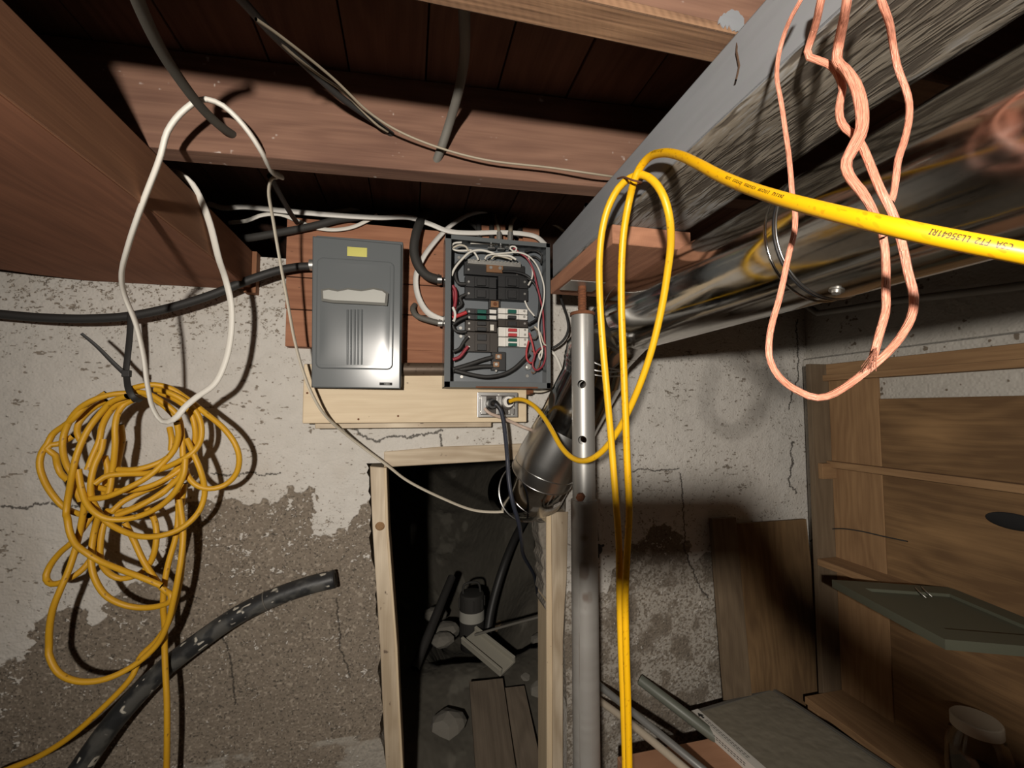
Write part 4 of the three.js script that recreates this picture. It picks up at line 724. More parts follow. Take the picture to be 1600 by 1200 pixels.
// ---------------------------------------------------------------- hose stub in the lower left
{
  const g = thing('black_hose', 'thick black hose with plaster flecks leaning on the bare concrete', 'hose');
  const pts = [V(-1.42, 0.03, -1.22)].concat(w3([[40, 1325, 1.295], [120, 1208, 1.315], [180, 1125, 1.325], [245, 1055, 1.335], [310, 1003, 1.34], [370, 962, 1.345], [430, 933, 1.348], [485, 914, 1.35], [522, 905, 1.35]]));
  const tube = sweep(pts, 0.0245, { rad: 20 });
  const t = maps(512, 128, (i, j) => { const u = i / 512, v = j / 128, b = fbm(u * 24, v * 5, 401, 4, 24, 5), s = vn(u * 110, v * 22, 405, 110, 22) * 0.6 + vn(u * 30, v * 9, 406, 30, 9) * 0.4; let c = mix([0.020, 0.021, 0.022], [0.075, 0.074, 0.068], sm(0.45, 0.7, b)); c = mix(c, [0.46, 0.43, 0.37], sm(0.74, 0.80, s)); return [c[0], c[1], c[2], b]; });
  mesh('hose', tube, new THREE.MeshStandardMaterial({ map: t.map, bumpMap: t.bump, bumpScale: 0.001, roughness: 0.45, side: THREE.DoubleSide }), g);
  const e = pts[pts.length - 1], dir = e.clone().sub(pts[pts.length - 2]).normalize();
  const ring = new THREE.TorusGeometry(0.0205, 0.0045, 10, 24); ring.applyQuaternion(new THREE.Quaternion().setFromUnitVectors(V(0, 0, 1), dir)); ring.translate(e.x, e.y, e.z);
  mesh('open_end', [ring, cyl(e.clone().addScaledVector(dir, -0.01), e.clone().addScaledVector(dir, 0.0015), 0.0165, 0.0165, 18)], M.black, g);
  const q = W(416, 939, 1.347); const r2 = new THREE.TorusGeometry(0.0245, 0.0018, 8, 26); r2.applyQuaternion(new THREE.Quaternion().setFromUnitVectors(V(0, 0, 1), W(440, 929, 1.348).sub(W(400, 946, 1.346)).normalize())); mesh('seam_ring', r2.translate(q.x, q.y, q.z), M.cableGrey, g);
}
// ---------------------------------------------------------------- adjustable steel post
{
  const X = 0.427, Z = -1.03, g = thing('jack_post', 'grey steel jack post with pin holes and a rusty top screw', 'post', V(X, 0, Z));
  const top = EYE + 0.318, ty = W(908, 490, 1.03).y, jy = W(905, 781, 1.03).y;
  const outer = new THREE.CylinderGeometry(0.0285, 0.0285, ty - jy + 0.3, 40, 1), ev = new Evaluator(); ev.useGroups = false;
  let tube = new Brush(outer.translate(0, (ty + jy - 0.3) / 2, 0)); tube.updateMatrixWorld();
  const core = new Brush(new THREE.CylinderGeometry(0.0245, 0.0245, 2, 32).translate(0, jy + 0.2, 0)); core.updateMatrixWorld();
  tube = ev.evaluate(tube, core, SUBTRACTION);
  const ang = Math.atan2(-0.427, 1.03), pin = [];
  for (const [px, py] of [[903, 600], [902, 688]]) {
    const y = W(px, py, 1.0).y, dir = V(Math.sin(-0.50), 0, Math.cos(-0.50));
    const hb = new Brush(cyl(dir.clone().multiplyScalar(-0.06).setY(y), dir.clone().multiplyScalar(0.06).setY(y), 0.0105, 0.0105, 24)); hb.updateMatrixWorld(); tube = ev.evaluate(tube, hb, SUBTRACTION);
  }
  const tg = tube.geometry.clone(); mesh('upper_tube', tg, M.postPaint, g);
  mesh('lower_tube', uvm(new THREE.CylinderGeometry(0.033, 0.033, jy, 40, 1).translate(0, jy / 2, 0), 'y'), M.postOld, g);
  mesh('tube_collar', new THREE.CylinderGeometry(0.0315, 0.0315, 0.008, 28).translate(0, ty - 0.002, 0), M.rust, g);
  mesh('jack_screw', (() => { const l = [new THREE.CylinderGeometry(0.0105, 0.0105, top - ty, 18).translate(0, (top + ty) / 2, 0)]; for (let k = 0; k < 9; k++) { const t = new THREE.TorusGeometry(0.0105, 0.0014, 6, 18); t.rotateX(Math.PI / 2); l.push(t.translate(0, ty + 0.008 + k * (top - ty - 0.014) / 9, 0)); } return l; })(), M.rust, g);
  mesh('top_plate', box(-0.046, top - 0.003, -0.042, 0.046, top, 0.042, { r: 0.001 }), M.steel, g);
  mesh('pin_bolt', (() => { const dir = V(Math.sin(-0.62), 0, Math.cos(-0.62)), y = W(898, 777, 1.0).y, p = dir.clone().multiplyScalar(0.030).setY(y), q = dir.clone().multiplyScalar(0.046).setY(y); return [cyl(p, q, 0.0105, 0.010, 6)]; })(), M.rust, g);
  mesh('base_plate', box(-0.07, 0, -0.07, 0.07, 0.006, 0.07), M.rust, g);
}
// ---------------------------------------------------------------- galvanised round duct
{
  const g = thing('round_duct', 'galvanised round duct with an elbow dropping into the doorway', 'duct');
  const X = 0.572, Y = EYE + 0.246, R = 0.091;
  const joint = H(1268, 365, 0.246).z;                       // crimped joint along the run
  const jz = -0.465;
  const strip = (z0, z1, r) => { const gg = sweep([V(X, Y, z0), V(X, Y, (z0 + z1) / 2), V(X, Y, z1)], r, { straight: true, rad: 56 }); return gg; };
  const P = [V(X, Y, jz), V(X, Y, -1.02), V(X - 0.006, Y - 0.012, -1.07), V(X - 0.022, Y - 0.044, -1.115), V(X - 0.05, Y - 0.085, -1.145)];
  const e2 = [W(926, 588, 1.185), W(872, 690, 1.255), W(857, 716, 1.275), W(847, 740, 1.292), W(838, 760, 1.33), W(822, 768, 1.40), W(806, 768, 1.50), W(800, 764, 2.30)];
  mesh('straight_run', strip(1.2, jz - 0.012, R + 0.0012), M.galv, g);
  mesh('far_run', sweep(P.slice(0, 2), R, { straight: true, rad: 56 }), M.galv, g);
  mesh('upper_elbow', sweep([...P.slice(1), e2[0]], R + 0.0005, { straight: true, rad: 56 }), M.galv, g);
  mesh('drop_pipe', sweep([P[4].clone().lerp(e2[0], 0.6), e2[0], e2[1]], R - 0.003, { straight: true, rad: 56 }), M.galv, g);
  const low = [e2[0].clone().lerp(e2[1], 0.80), ...e2.slice(1)], lr = (t, i) => i < 3 ? R - 0.001 + i * 0.0015 : R + 0.0035;
  mesh('reducer', sweep(low, lr, { straight: true, rad: 56, from: 0, to: 3 }), M.galvPlain, g);
  mesh('lower_elbow', sweep(low, lr, { straight: true, rad: 56, from: 3, to: 5 }), M.galv, g);
  mesh('crawl_space_run', sweep(low, lr, { straight: true, rad: 56, from: 5, to: 7 }), M.galv, g);
  const torus = (p, dir, r, t = 0.0022) => { const k = new THREE.TorusGeometry(r, t, 8, 60); k.applyQuaternion(new THREE.Quaternion().setFromUnitVectors(V(0, 0, 1), dir)); return k.translate(p.x, p.y, p.z); };
  const dirAt = (a, b) => b.clone().sub(a).normalize();
  mesh('seam', [torus(e2[3], dirAt(e2[2], e2[4]), R + 0.004), torus(e2[3].clone().lerp(e2[2], 0.35), dirAt(e2[2], e2[3]), R + 0.003, 0.0014)], M.galvPlain, g);
  mesh('seam', torus(e2[4], dirAt(e2[3], e2[5]), R + 0.004), M.galvPlain, g); mesh('seam', torus(e2[5], dirAt(e2[4], e2[6]), R + 0.004), M.galvPlain, g);
  mesh('seam', [torus(P[4], dirAt(P[3], e2[0]), R + 0.001), torus(P[4].clone().lerp(e2[0], 0.18), dirAt(P[4], e2[0]), R + 0.001), torus(P[4].clone().lerp(e2[0], 0.36), dirAt(P[4], e2[0]), R + 0.001)], M.galvPlain, g);
  for (const k of [1, 2, 3]) mesh('seam', torus(P[k], dirAt(P[k - 1], P[k + 1]), R, 0.0016), M.galvPlain, g);
  mesh('joint_ring', [torus(V(X, Y, jz - 0.014), V(0, 0, 1), R + 0.0012, 0.0016)], M.galvPlain, g);
  mesh('gap_shade_ring', [torus(V(X, Y, jz - 0.019), V(0, 0, 1), R - 0.0002, 0.0024)], M.black, g);  // black ring laid round the joint as the shade of its gap
  mesh('crimp_bead', [torus(V(X, Y, jz - 0.034), V(0, 0, 1), R - 0.0008, 0.0026)], M.galv, g);
  const ang = -1.85, sp = V(X + Math.cos(ang) * R, Y + Math.sin(ang) * R, jz + 0.012), no = V(Math.cos(ang), Math.sin(ang), 0);
  mesh('screw', [cyl(sp, sp.clone().addScaledVector(no, 0.006), 0.0065, 0.0055, 6), cyl(sp, sp.clone().addScaledVector(no, 0.0022), 0.009, 0.009, 16)], M.steel, g);
  const s2 = W(883, 718, 1.185); mesh('screw', sph(s2, 0.0055, 1, 1, 0.6), M.steel, g);
  // paper sticker on the elbow
  const n = W(871, 789, 1.2).sub(e2[3]).normalize(); const sp2 = e2[3].clone().lerp(e2[4], 0.4);
  const rdir = C(870, 789, 1).sub(camera.position).normalize(); let best = null;                          // foot of the sticker on the elbow skin
  for (let t = 0.9; t < 1.6; t += 0.001) { const p = camera.position.clone().addScaledVector(rdir, t); const ab = e2[4].clone().sub(e2[3]), q = p.clone().sub(e2[3]); const k = q.dot(ab) / ab.lengthSq(), dist = q.addScaledVector(ab, -k).length(); if (dist < R + 0.006) { best = [p, q.normalize()]; break; } }
  if (best) {
    const cv = document.createElement('canvas'); cv.width = 96; cv.height = 64; const x = cv.getContext('2d'); x.fillStyle = '#cfcac2'; x.fillRect(0, 0, 96, 64); x.fillStyle = '#6d6a68'; for (let k = 0; k < 4; k++) x.fillRect(14 + (k % 2) * 6, 12 + k * 11, 58 - k * 6, 4);
    const tx = new THREE.CanvasTexture(cv); tx.colorSpace = THREE.SRGBColorSpace;
    const pl = new THREE.PlaneGeometry(0.024, 0.017); pl.rotateZ(0.25); pl.applyQuaternion(new THREE.Quaternion().setFromUnitVectors(V(0, 0, 1), best[1])); pl.translate(best[0].x, best[0].y, best[0].z);
    mesh('sticker', pl, new THREE.MeshStandardMaterial({ map: tx, roughness: 0.5, side: THREE.DoubleSide }), g);
  }
}
// ---------------------------------------------------------------- baler twine
{
  const a = (x, y) => [1150 + x * 0.2667, y * 0.2667], b = (x, y) => [1150 + x * 0.2834, 300 + y * 0.2834];
  const A = l => l.map(p => a(...p)), Bz = l => l.map(p => b(...p));
  const dep = (l, d) => l.map(p => W(p[0], p[1], d(p[1], p[0])));
  const d1 = (y, x) => (0.335 - 0.055 * sm(1230, 1400, x)) * (1 - 0.10 * sm(90, -20, y)), d2 = (y, x) => (0.325 - 0.045 * sm(1230, 1400, x)) * (1 - 0.12 * sm(90, -20, y));
  const g = thing('baler_twine', 'hanks of salmon-pink plastic twine hanging in loops from the beam', 'twine');
  mesh('loop_strand', sweep(dep([...A([[420, -80], [380, 0], [310, 130], [262, 270], [240, 400], [242, 480], [265, 600], [288, 760], [308, 900], [322, 1040]]), ...Bz([[310, 10], [325, 100], [322, 220], [290, 350], [265, 470], [235, 600], [200, 720], [182, 830], [186, 920], [230, 1010], [320, 1085], [430, 1132], [500, 1128], [600, 1075], [720, 985], [830, 890], [920, 780], [972, 670], [980, 570], [950, 450], [925, 330], [900, 230], [872, 140], [835, 60]]), ...A([[850, 1120], [800, 1000], [745, 870], [700, 800], [640, 750], [608, 695], [608, 600], [625, 520], [600, 440], [560, 388], [480, 352], [425, 332], [418, 300], [440, 230], [470, 130], [498, 0], [520, -80]])], d1), (t) => 0.0020 + 0.0013 * Math.min(1, t * 2.2), { rad: 10, step: 0.007, flat: 0.7 }), M.twine, g);
  mesh('thick_hank', sweep(dep([...A([[655, -80], [650, 0], [630, 120], [602, 260], [592, 360], [640, 410], [698, 490], [733, 590], [745, 680], [735, 780], [690, 870], [648, 950], [662, 1020], [720, 1100]]), ...Bz([[700, 0], [760, 110], [800, 210], [820, 310], [826, 420], [826, 560], [826, 650], [800, 750], [772, 850], [752, 930]])], d2), t => 0.0040 + 0.0018 * Math.sin(Math.min(1, t * 1.6) * Math.PI), { rad: 12, step: 0.007, flat: 0.75 }), M.twine, g);
  mesh('second_ply', sweep(dep([...A([[612, 380], [655, 440], [690, 520], [712, 610], [722, 690], [715, 770], [672, 860], [632, 950], [650, 1030], [712, 1110]]), ...Bz([[712, 40], [778, 150], [812, 250]])], (y, x) => d2(y, x) - 0.006), 0.0028, { rad: 8, step: 0.007 }), M.twine, g);
  mesh('right_strand', sweep(dep(A([[830, -80], [850, 0], [898, 130], [920, 260], [948, 400], [990, 510], [1015, 610], [1010, 720], [985, 830], [952, 930], [936, 1050], [922, 1140], [905, 1185]]), d1), 0.0036, { rad: 10, step: 0.007, flat: 0.7 }), M.twine, g);
  mesh('knot', sph(W(...a(900, 1165), 0.283), 0.004, 0.8, 1.1, 0.8), M.twine, g);
  const rr = rng(8), fr = []; for (let k = 0; k < 16; k++) { const s = b(770 + (rr() - 0.5) * 22, 850 + rr() * 40), e = b(750 + (rr() - 0.5) * 130, 950 + rr() * 40); fr.push(sweep([W(...s, 0.278), W((s[0] + e[0]) / 2 + (rr() - 0.5) * 3, (s[1] + e[1]) / 2, 0.277), W(...e, 0.275 + rr() * 0.006)], 0.0003, { rad: 4, step: 0.02 })); }
  const fm = mesh('frayed_end', fr, M.twine, g); fm.userData.kind = 'stuff';
}
// ---------------------------------------------------------------- shelving on the right wall
const yH = h => EYE + h;
{
  const g = thing('wooden_shelving', 'brown plywood-backed shelving unit against the right wall', 'shelving');
  const xb = XR - 0.012;
  mesh('end_panel', box(1.405, 0, -1.295, xb, yH(0.165), -1.275, { axis: 'y' }), M.greyBoard, g);
  mesh('back_board', box(xb - 0.006, yH(-1.2), -1.275, xb + 0.006, yH(0.155), -1.105, { axis: 'y' }), M.shelf, g);
  mesh('back_panel', box(xb - 0.003, yH(-1.2), -1.105, xb + 0.008, yH(0.035), 0.3, { axis: 'z' }), M.ply, g);
  mesh('top_rail', box(xb - 0.03, yH(0.103), -1.30, xb + 0.008, yH(0.125), 0.3, { axis: 'z' }), M.shelf, g);
  mesh('top_rail_face', box(xb - 0.012, yH(0.118), -1.30, xb + 0.008, yH(0.165), 0.3, { axis: 'z' }), M.shelf, g);
  mesh('cleat', box(xb - 0.030, yH(-0.206), -1.275, xb - 0.003, yH(-0.183), 0.3, { axis: 'z' }), M.shelf, g);
  mesh('end_cleat', box(1.42, yH(-0.245), -1.275, xb - 0.006, yH(-0.19), -1.257, { axis: 'x' }), M.shelf, g);
  mesh('shelf_board', box(1.40, yH(-0.545), -1.275, xb - 0.003, yH(-0.522), 0.3, { axis: 'z' }), M.shelf, g);
  mesh('shelf_board', box(1.325, yH(-1.0), -1.275, xb - 0.003, yH(-0.976), 0.3, { axis: 'z' }), M.shelf, g);
  mesh('foot_block', box(1.335, 0, -1.275, 1.40, yH(-1.0), -1.235, { axis: 'y' }), M.shelf, g);
  const ov = XP(1583, 815, xb - 0.004); const og = new THREE.SphereGeometry(0.05, 24, 12); og.scale(0.08, 0.42, 1.1); mesh('dark_oval', og.translate(ov.x, ov.y, ov.z), M.black, g);  // flattened black oval set on the back panel
  mesh('far_end_panel', box(1.335, 0, 0.28, xb, yH(0.165), 0.30, { axis: 'y' }), M.greyBoard, g);
  cable('slack_wire', 'thin dark wire draped across the shelving back', 'cord', [[1266, 846], [1285, 830], [1312, 826], [1345, 830], [1380, 838], [1418, 846]].map(p => XP(p[0], p[1], xb - 0.014)), 0.0022, M.blackDusty, { rad: 6 });
}
{ // framed green cupboard door lying on the shelf
  const g = thing('cabinet_door', 'dull green framed cabinet door lying flat on the shelf', 'door');
  const a = [1.217, 1.062], ab = [0.272, -0.121], ad = [-0.075, -0.325];
  const pt = (u, v) => new THREE.Vector2(a[0] + ab[0] * u + ad[0] * v, a[1] + ab[1] * u + ad[1] * v);
  const flat = (u0, v0, u1, v1, y0, y1) => { const s = new THREE.Shape([pt(u0, v0), pt(u1, v0), pt(u1, v1), pt(u0, v1)]); const e = new THREE.ExtrudeGeometry(s, { depth: y1 - y0, bevelEnabled: false }); e.rotateX(-Math.PI / 2); e.translate(0, yH(y0), 0); e.computeVertexNormals(); return e; };
  const m = mat(0.085, 0.088, 0.062, 0.5), y0 = -0.5215;
  mesh('panel', flat(0.1, 0.1, 0.9, 0.9, y0 + 0.004, y0 + 0.014), m, g);
  for (const q of [[0, 0, 1, 0.16], [0, 0.84, 1, 1], [0, 0.16, 0.16, 0.84], [0.84, 0.16, 1, 0.84]]) mesh('rail', flat(...q, y0, y0 + 0.022), m, g);
  mesh('glint_strokes', [sweep([H(1430, 918, -0.497), H(1440, 928, -0.49), H(1447, 934, -0.497)], 0.0015, { rad: 6, step: 0.005 }), sweep([H(1440, 917, -0.497), H(1449, 926, -0.49), H(1456, 932, -0.497)], 0.0015, { rad: 6, step: 0.005 })], M.steel, g);  // added steel strokes standing in for glints on the door
}
{
  const p = H(1568, 1112, -0.775), g = thing('glass_jar', 'stout glass jar with a white screw lid on the bottom shelf', 'jar', V(1.40, yH(-0.976), p.z)); g.scale.set(0.9, 1.42, 0.9);
  const gl = new THREE.MeshPhysicalMaterial({ color: new THREE.Color().setRGB(0.9, 0.86, 0.78), roughness: 0.06, transmission: 1, thickness: 0.004, ior: 1.48 });
  const pr = [[0, 0.001], [0.058, 0.001], [0.068, 0.010], [0.070, 0.05], [0.068, 0.09], [0.058, 0.112], [0.050, 0.118], [0.050, 0.128], [0.047, 0.128], [0.047, 0.117], [0.055, 0.109], [0.065, 0.088], [0.067, 0.05], [0.065, 0.012], [0.056, 0.005], [0, 0.005]].map(q => new THREE.Vector2(...q));
  mesh('glass', new THREE.LatheGeometry(pr, 40), gl, g);
  mesh('lid', new THREE.LatheGeometry([[0, 0.142], [0.050, 0.142], [0.054, 0.139], [0.054, 0.122], [0.051, 0.121]].map(q => new THREE.Vector2(...q)), 40), M.cableCream, g);
  mesh('contents', new THREE.LatheGeometry([[0, 0.006], [0.055, 0.006], [0.063, 0.014], [0.064, 0.05], [0, 0.055]].map(q => new THREE.Vector2(...q)), 32), mat(0.10, 0.055, 0.035, 0.8), g);
}
{
  const g = thing('leaning_board', 'tall brown board leaning on the wall beside the shelving', 'board');
  const pan = (x0, x1, m, n, t) => { const a = new THREE.Shape(); const A = V(x0, yH(-0.385) - (x0 - 1.06) * 0.12, -1.384), B = V(x1, yH(-0.385) - (x1 - 1.06) * 0.12, -1.384); const len = 1.07, sl = 0.085; const b = box(0, -len, 0, x1 - x0, 0, t, { axis: 'y' }); b.rotateX(-sl); b.translate(x0, (A.y + B.y) / 2, -1.392); return mesh(n, b, m, g); };
  pan(1.055, 1.155, M.greyBoard, 'edge_strip', 0.022); pan(1.155, 1.47, M.ply.clone(), 'panel', 0.016).material.color.setRGB(0.95, 1.0, 1.05);
  g.children.forEach(c => { c.position.x -= 0; });
}
{ // furnace filter on a carton
  const b = mesh('cardboard_carton', box(0.60, 0.0, -1.22, 1.18, yH(-1.005), -0.55, { axis: 'x', r: 0.003 }), M.carton); tag(b, 'plain terracotta-brown carton under the flat filter', 'carton');
  const p = H(1080, 1111, -0.975), g = thing('furnace_filter', 'flat furnace filter with a white printed cardboard edge', 'filter', V(p.x, yH(-1.004), p.z)); g.rotation.y = 0.12;
  const w = 0.36, l = 0.50;
  mesh('filter_pad', box(0.026, 0.006, 0, w - 0.012, 0.026, l, { axis: 'z', r: 0.004 }), (() => { const t = maps(256, 256, (i, j) => { const u = i / 256, v = j / 256, n = fbm(u * 60, v * 60, 501, 2, 60, 60), q = fbm(u * 5, v * 5, 503, 3, 5, 5); const c = mix([0.24, 0.215, 0.165], [0.16, 0.142, 0.105], n * 0.6 + q * 0.4); return [c[0], c[1], c[2], n]; }); return new THREE.MeshStandardMaterial({ map: t.map, bumpMap: t.bump, bumpScale: 0.002, roughness: 0.95, side: THREE.DoubleSide }); })(), g);
  for (const [x0, z0, x1, z1] of [[w - 0.012, 0, w, l], [0, -0.002, w, 0.010], [0, l - 0.01, w, l]]) mesh('frame_edge', box(x0, 0, z0, x1, 0.028, z1, { r: 0.001 }), M.cableGrey, g);
  const cv = document.createElement('canvas'); cv.width = 1024; cv.height = 64; const x = cv.getContext('2d'); x.fillStyle = '#c9c6bf'; x.fillRect(0, 0, 1024, 64); x.fillStyle = '#191919';
  x.beginPath(); x.moveTo(30, 32); x.lineTo(62, 8); x.lineTo(62, 24); x.lineTo(84, 24); x.lineTo(84, 40); x.lineTo(62, 40); x.lineTo(62, 56); x.fill();
  for (let u = 100; u < 420; u += 22) { x.fillRect(u, 24, 17, 5); x.fillRect(u, 37, 15, 5); } x.fillRect(900, 20, 40, 26);
  const tx = new THREE.CanvasTexture(cv); tx.colorSpace = THREE.SRGBColorSpace;
  const fe = new THREE.BoxGeometry(l, 0.03, 0.028); fe.rotateY(-Math.PI / 2); fe.translate(0.013, 0.015, l / 2);
  mesh('printed_edge', fe, new THREE.MeshStandardMaterial({ map: tx, roughness: 0.6, side: THREE.DoubleSide }), g);
}
cable('green_pipe', 'grey-green plastic pipe leaning in the corner behind the filter', 'pipe', [W(1000, 1062, 1.375), W(1060, 1108, 1.28), W(1128, 1160, 1.20)], 0.0165, mat(0.125, 0.135, 0.110, 0.45), { rad: 18, step: 0.1 });
cable('grey_pipe', 'slim grey conduit leaning on the wall below the yellow cord', 'pipe', [W(925, 1062, 1.38), W(1000, 1122, 1.22), W(1100, 1204, 1.06), W(1180, 1270, 0.97)], 0.0105, mat(0.24, 0.24, 0.23, 0.4, 0.4), { rad: 16, step: 0.1 });
cable('white_pipe', 'slim off-white pipe leaning beside the grey conduit', 'pipe', [W(930, 1090, 1.38), W(985, 1130, 1.24), W(1075, 1205, 1.06), W(1150, 1270, 0.96)], 0.0105, mat(0.42, 0.36, 0.28, 0.5), { rad: 16, step: 0.1 });
cable('wall_conduit', 'thin grey conduit running high along the right wall', 'conduit', [XP(1120, 502, 1.47).setZ(-1.385), XP(1255, 487, 1.47), XP(1400, 470, 1.47), XP(1600, 446, 1.47), XP(1700, 432, 1.47)], 0.011, mat(0.30, 0.29, 0.26, 0.5), { rad: 12, step: 0.2 });

// ---------------------------------------------------------------- things lying in the crawl space
{
  const g = thing('sump_pump', 'black cylindrical sump pump with a white label band', 'pump', W(737, 1002, 2.25).add(V(0, -0.03, 0)));
  const r = 0.062;
  mesh('housing', new THREE.LatheGeometry([[0, 0], [r * 0.9, 0], [r * 0.9, 0.05], [r, 0.06], [r, 0.26], [r * 0.92, 0.27], [0, 0.27]].map(q => new THREE.Vector2(...q)), 28), M.blackDusty, g);
  mesh('label_band', new THREE.CylinderGeometry(r + 0.001, r + 0.001, 0.05, 28, 1, true).translate(0, 0.165, 0), mat(0.36, 0.35, 0.31, 0.6), g);
  mesh('carry_handle', sweep([V(-0.045, 0.265, 0), V(-0.04, 0.31, 0), V(0.03, 0.315, 0), V(0.045, 0.265, 0)], 0.006, {}), M.blackDusty, g);
  for (let k = 0; k < 8; k++) { const a = k / 8 * Math.PI * 2; mesh('cooling_fin', box(-0.003, 0.20, r - 0.004, 0.003, 0.25, r + 0.006).rotateY(a), M.blackDusty, g); }
}
cable('pole', 'dark slanted pole leaning inside the crawl space', 'pole', [W(706, 902, 2.3), W(680, 965, 2.12), W(648, 1045, 1.95)], 0.020, mat(0.030, 0.028, 0.026, 0.6), { step: 0.1, rad: 14 });
cable('discharge_pipe', 'black discharge pipe rising from the pump in crawl space', 'pipe', [W(760, 1000, 2.25), W(768, 950, 2.3), W(785, 890, 2.35), W(805, 840, 2.45), W(825, 805, 2.6)], 0.022, mat(0.025, 0.024, 0.023, 0.5), { rad: 14 });
cable('thin_rod', 'thin grey rod lying across the pump pit', 'rod', [W(742, 992, 2.13), W(790, 978, 2.05), W(866, 958, 1.9)], 0.006, mat(0.16, 0.15, 0.13, 0.5), { step: 0.1 });
{ const g = mesh('plaster_trough', (() => { const s = box(-0.05, 0, -0.13, 0.05, 0.012, 0.13), l = box(-0.05, 0.01, -0.13, -0.036, 0.035, 0.13), r = box(0.036, 0.01, -0.13, 0.05, 0.035, 0.13); return [s, l, r]; })(), mat(0.36, 0.34, 0.28, 0.8)); g.position.copy(W(762, 1020, 2.06)); g.rotation.set(0.25, 0.6, 0.1); tag(g, 'short off-white channel lying by the sump pump', 'channel'); }
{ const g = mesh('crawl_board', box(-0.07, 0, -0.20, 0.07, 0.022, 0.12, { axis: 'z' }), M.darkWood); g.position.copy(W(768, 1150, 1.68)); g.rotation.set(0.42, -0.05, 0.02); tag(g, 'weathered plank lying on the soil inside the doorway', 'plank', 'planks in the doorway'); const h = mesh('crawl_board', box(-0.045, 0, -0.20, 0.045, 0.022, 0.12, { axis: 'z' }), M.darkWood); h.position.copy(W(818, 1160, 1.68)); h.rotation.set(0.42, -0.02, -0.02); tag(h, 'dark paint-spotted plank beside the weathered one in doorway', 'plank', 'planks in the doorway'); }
{ const g = mesh('crawl_beam', box(-0.5, -0.04, -0.02, 0.5, 0.04, 0.02), M.greyBoard); g.position.copy(W(835, 935, 2.6)); g.rotation.set(0, 0.3, 0.48); tag(g, 'slanting timber offcut deep in the crawl space', 'timber'); }
{ const rr = rng(64); for (let k = 0; k < 9; k++) { const [px, py, d] = [[700, 985, 2.25], [692, 1000, 2.15], [840, 1040, 2.0], [820, 1060, 1.95], [850, 1075, 1.9], [795, 1048, 2.02], [680, 960, 2.4], [845, 1000, 2.2], [700, 1130, 1.75]][k]; const q = new THREE.IcosahedronGeometry(0.035 + rr() * 0.025, 1), p = q.attributes.position; for (let i = 0; i < p.count; i++) { const v = V(p.getX(i), p.getY(i), p.getZ(i)); const f = 0.75 + 0.5 * fbm(v.x * 30 + k * 7, v.y * 30 + v.z * 22, 601 + k, 3); p.setXYZ(i, v.x * f * 1.2, v.y * f * 0.7, v.z * f); } q.computeVertexNormals(); const s = mesh('rubble_stone', q, M.rock); s.position.copy(W(px, py, d)); tag(s, 'grey rubble stone lying on the crawl space soil', 'stone', 'rubble in the crawl space'); } }
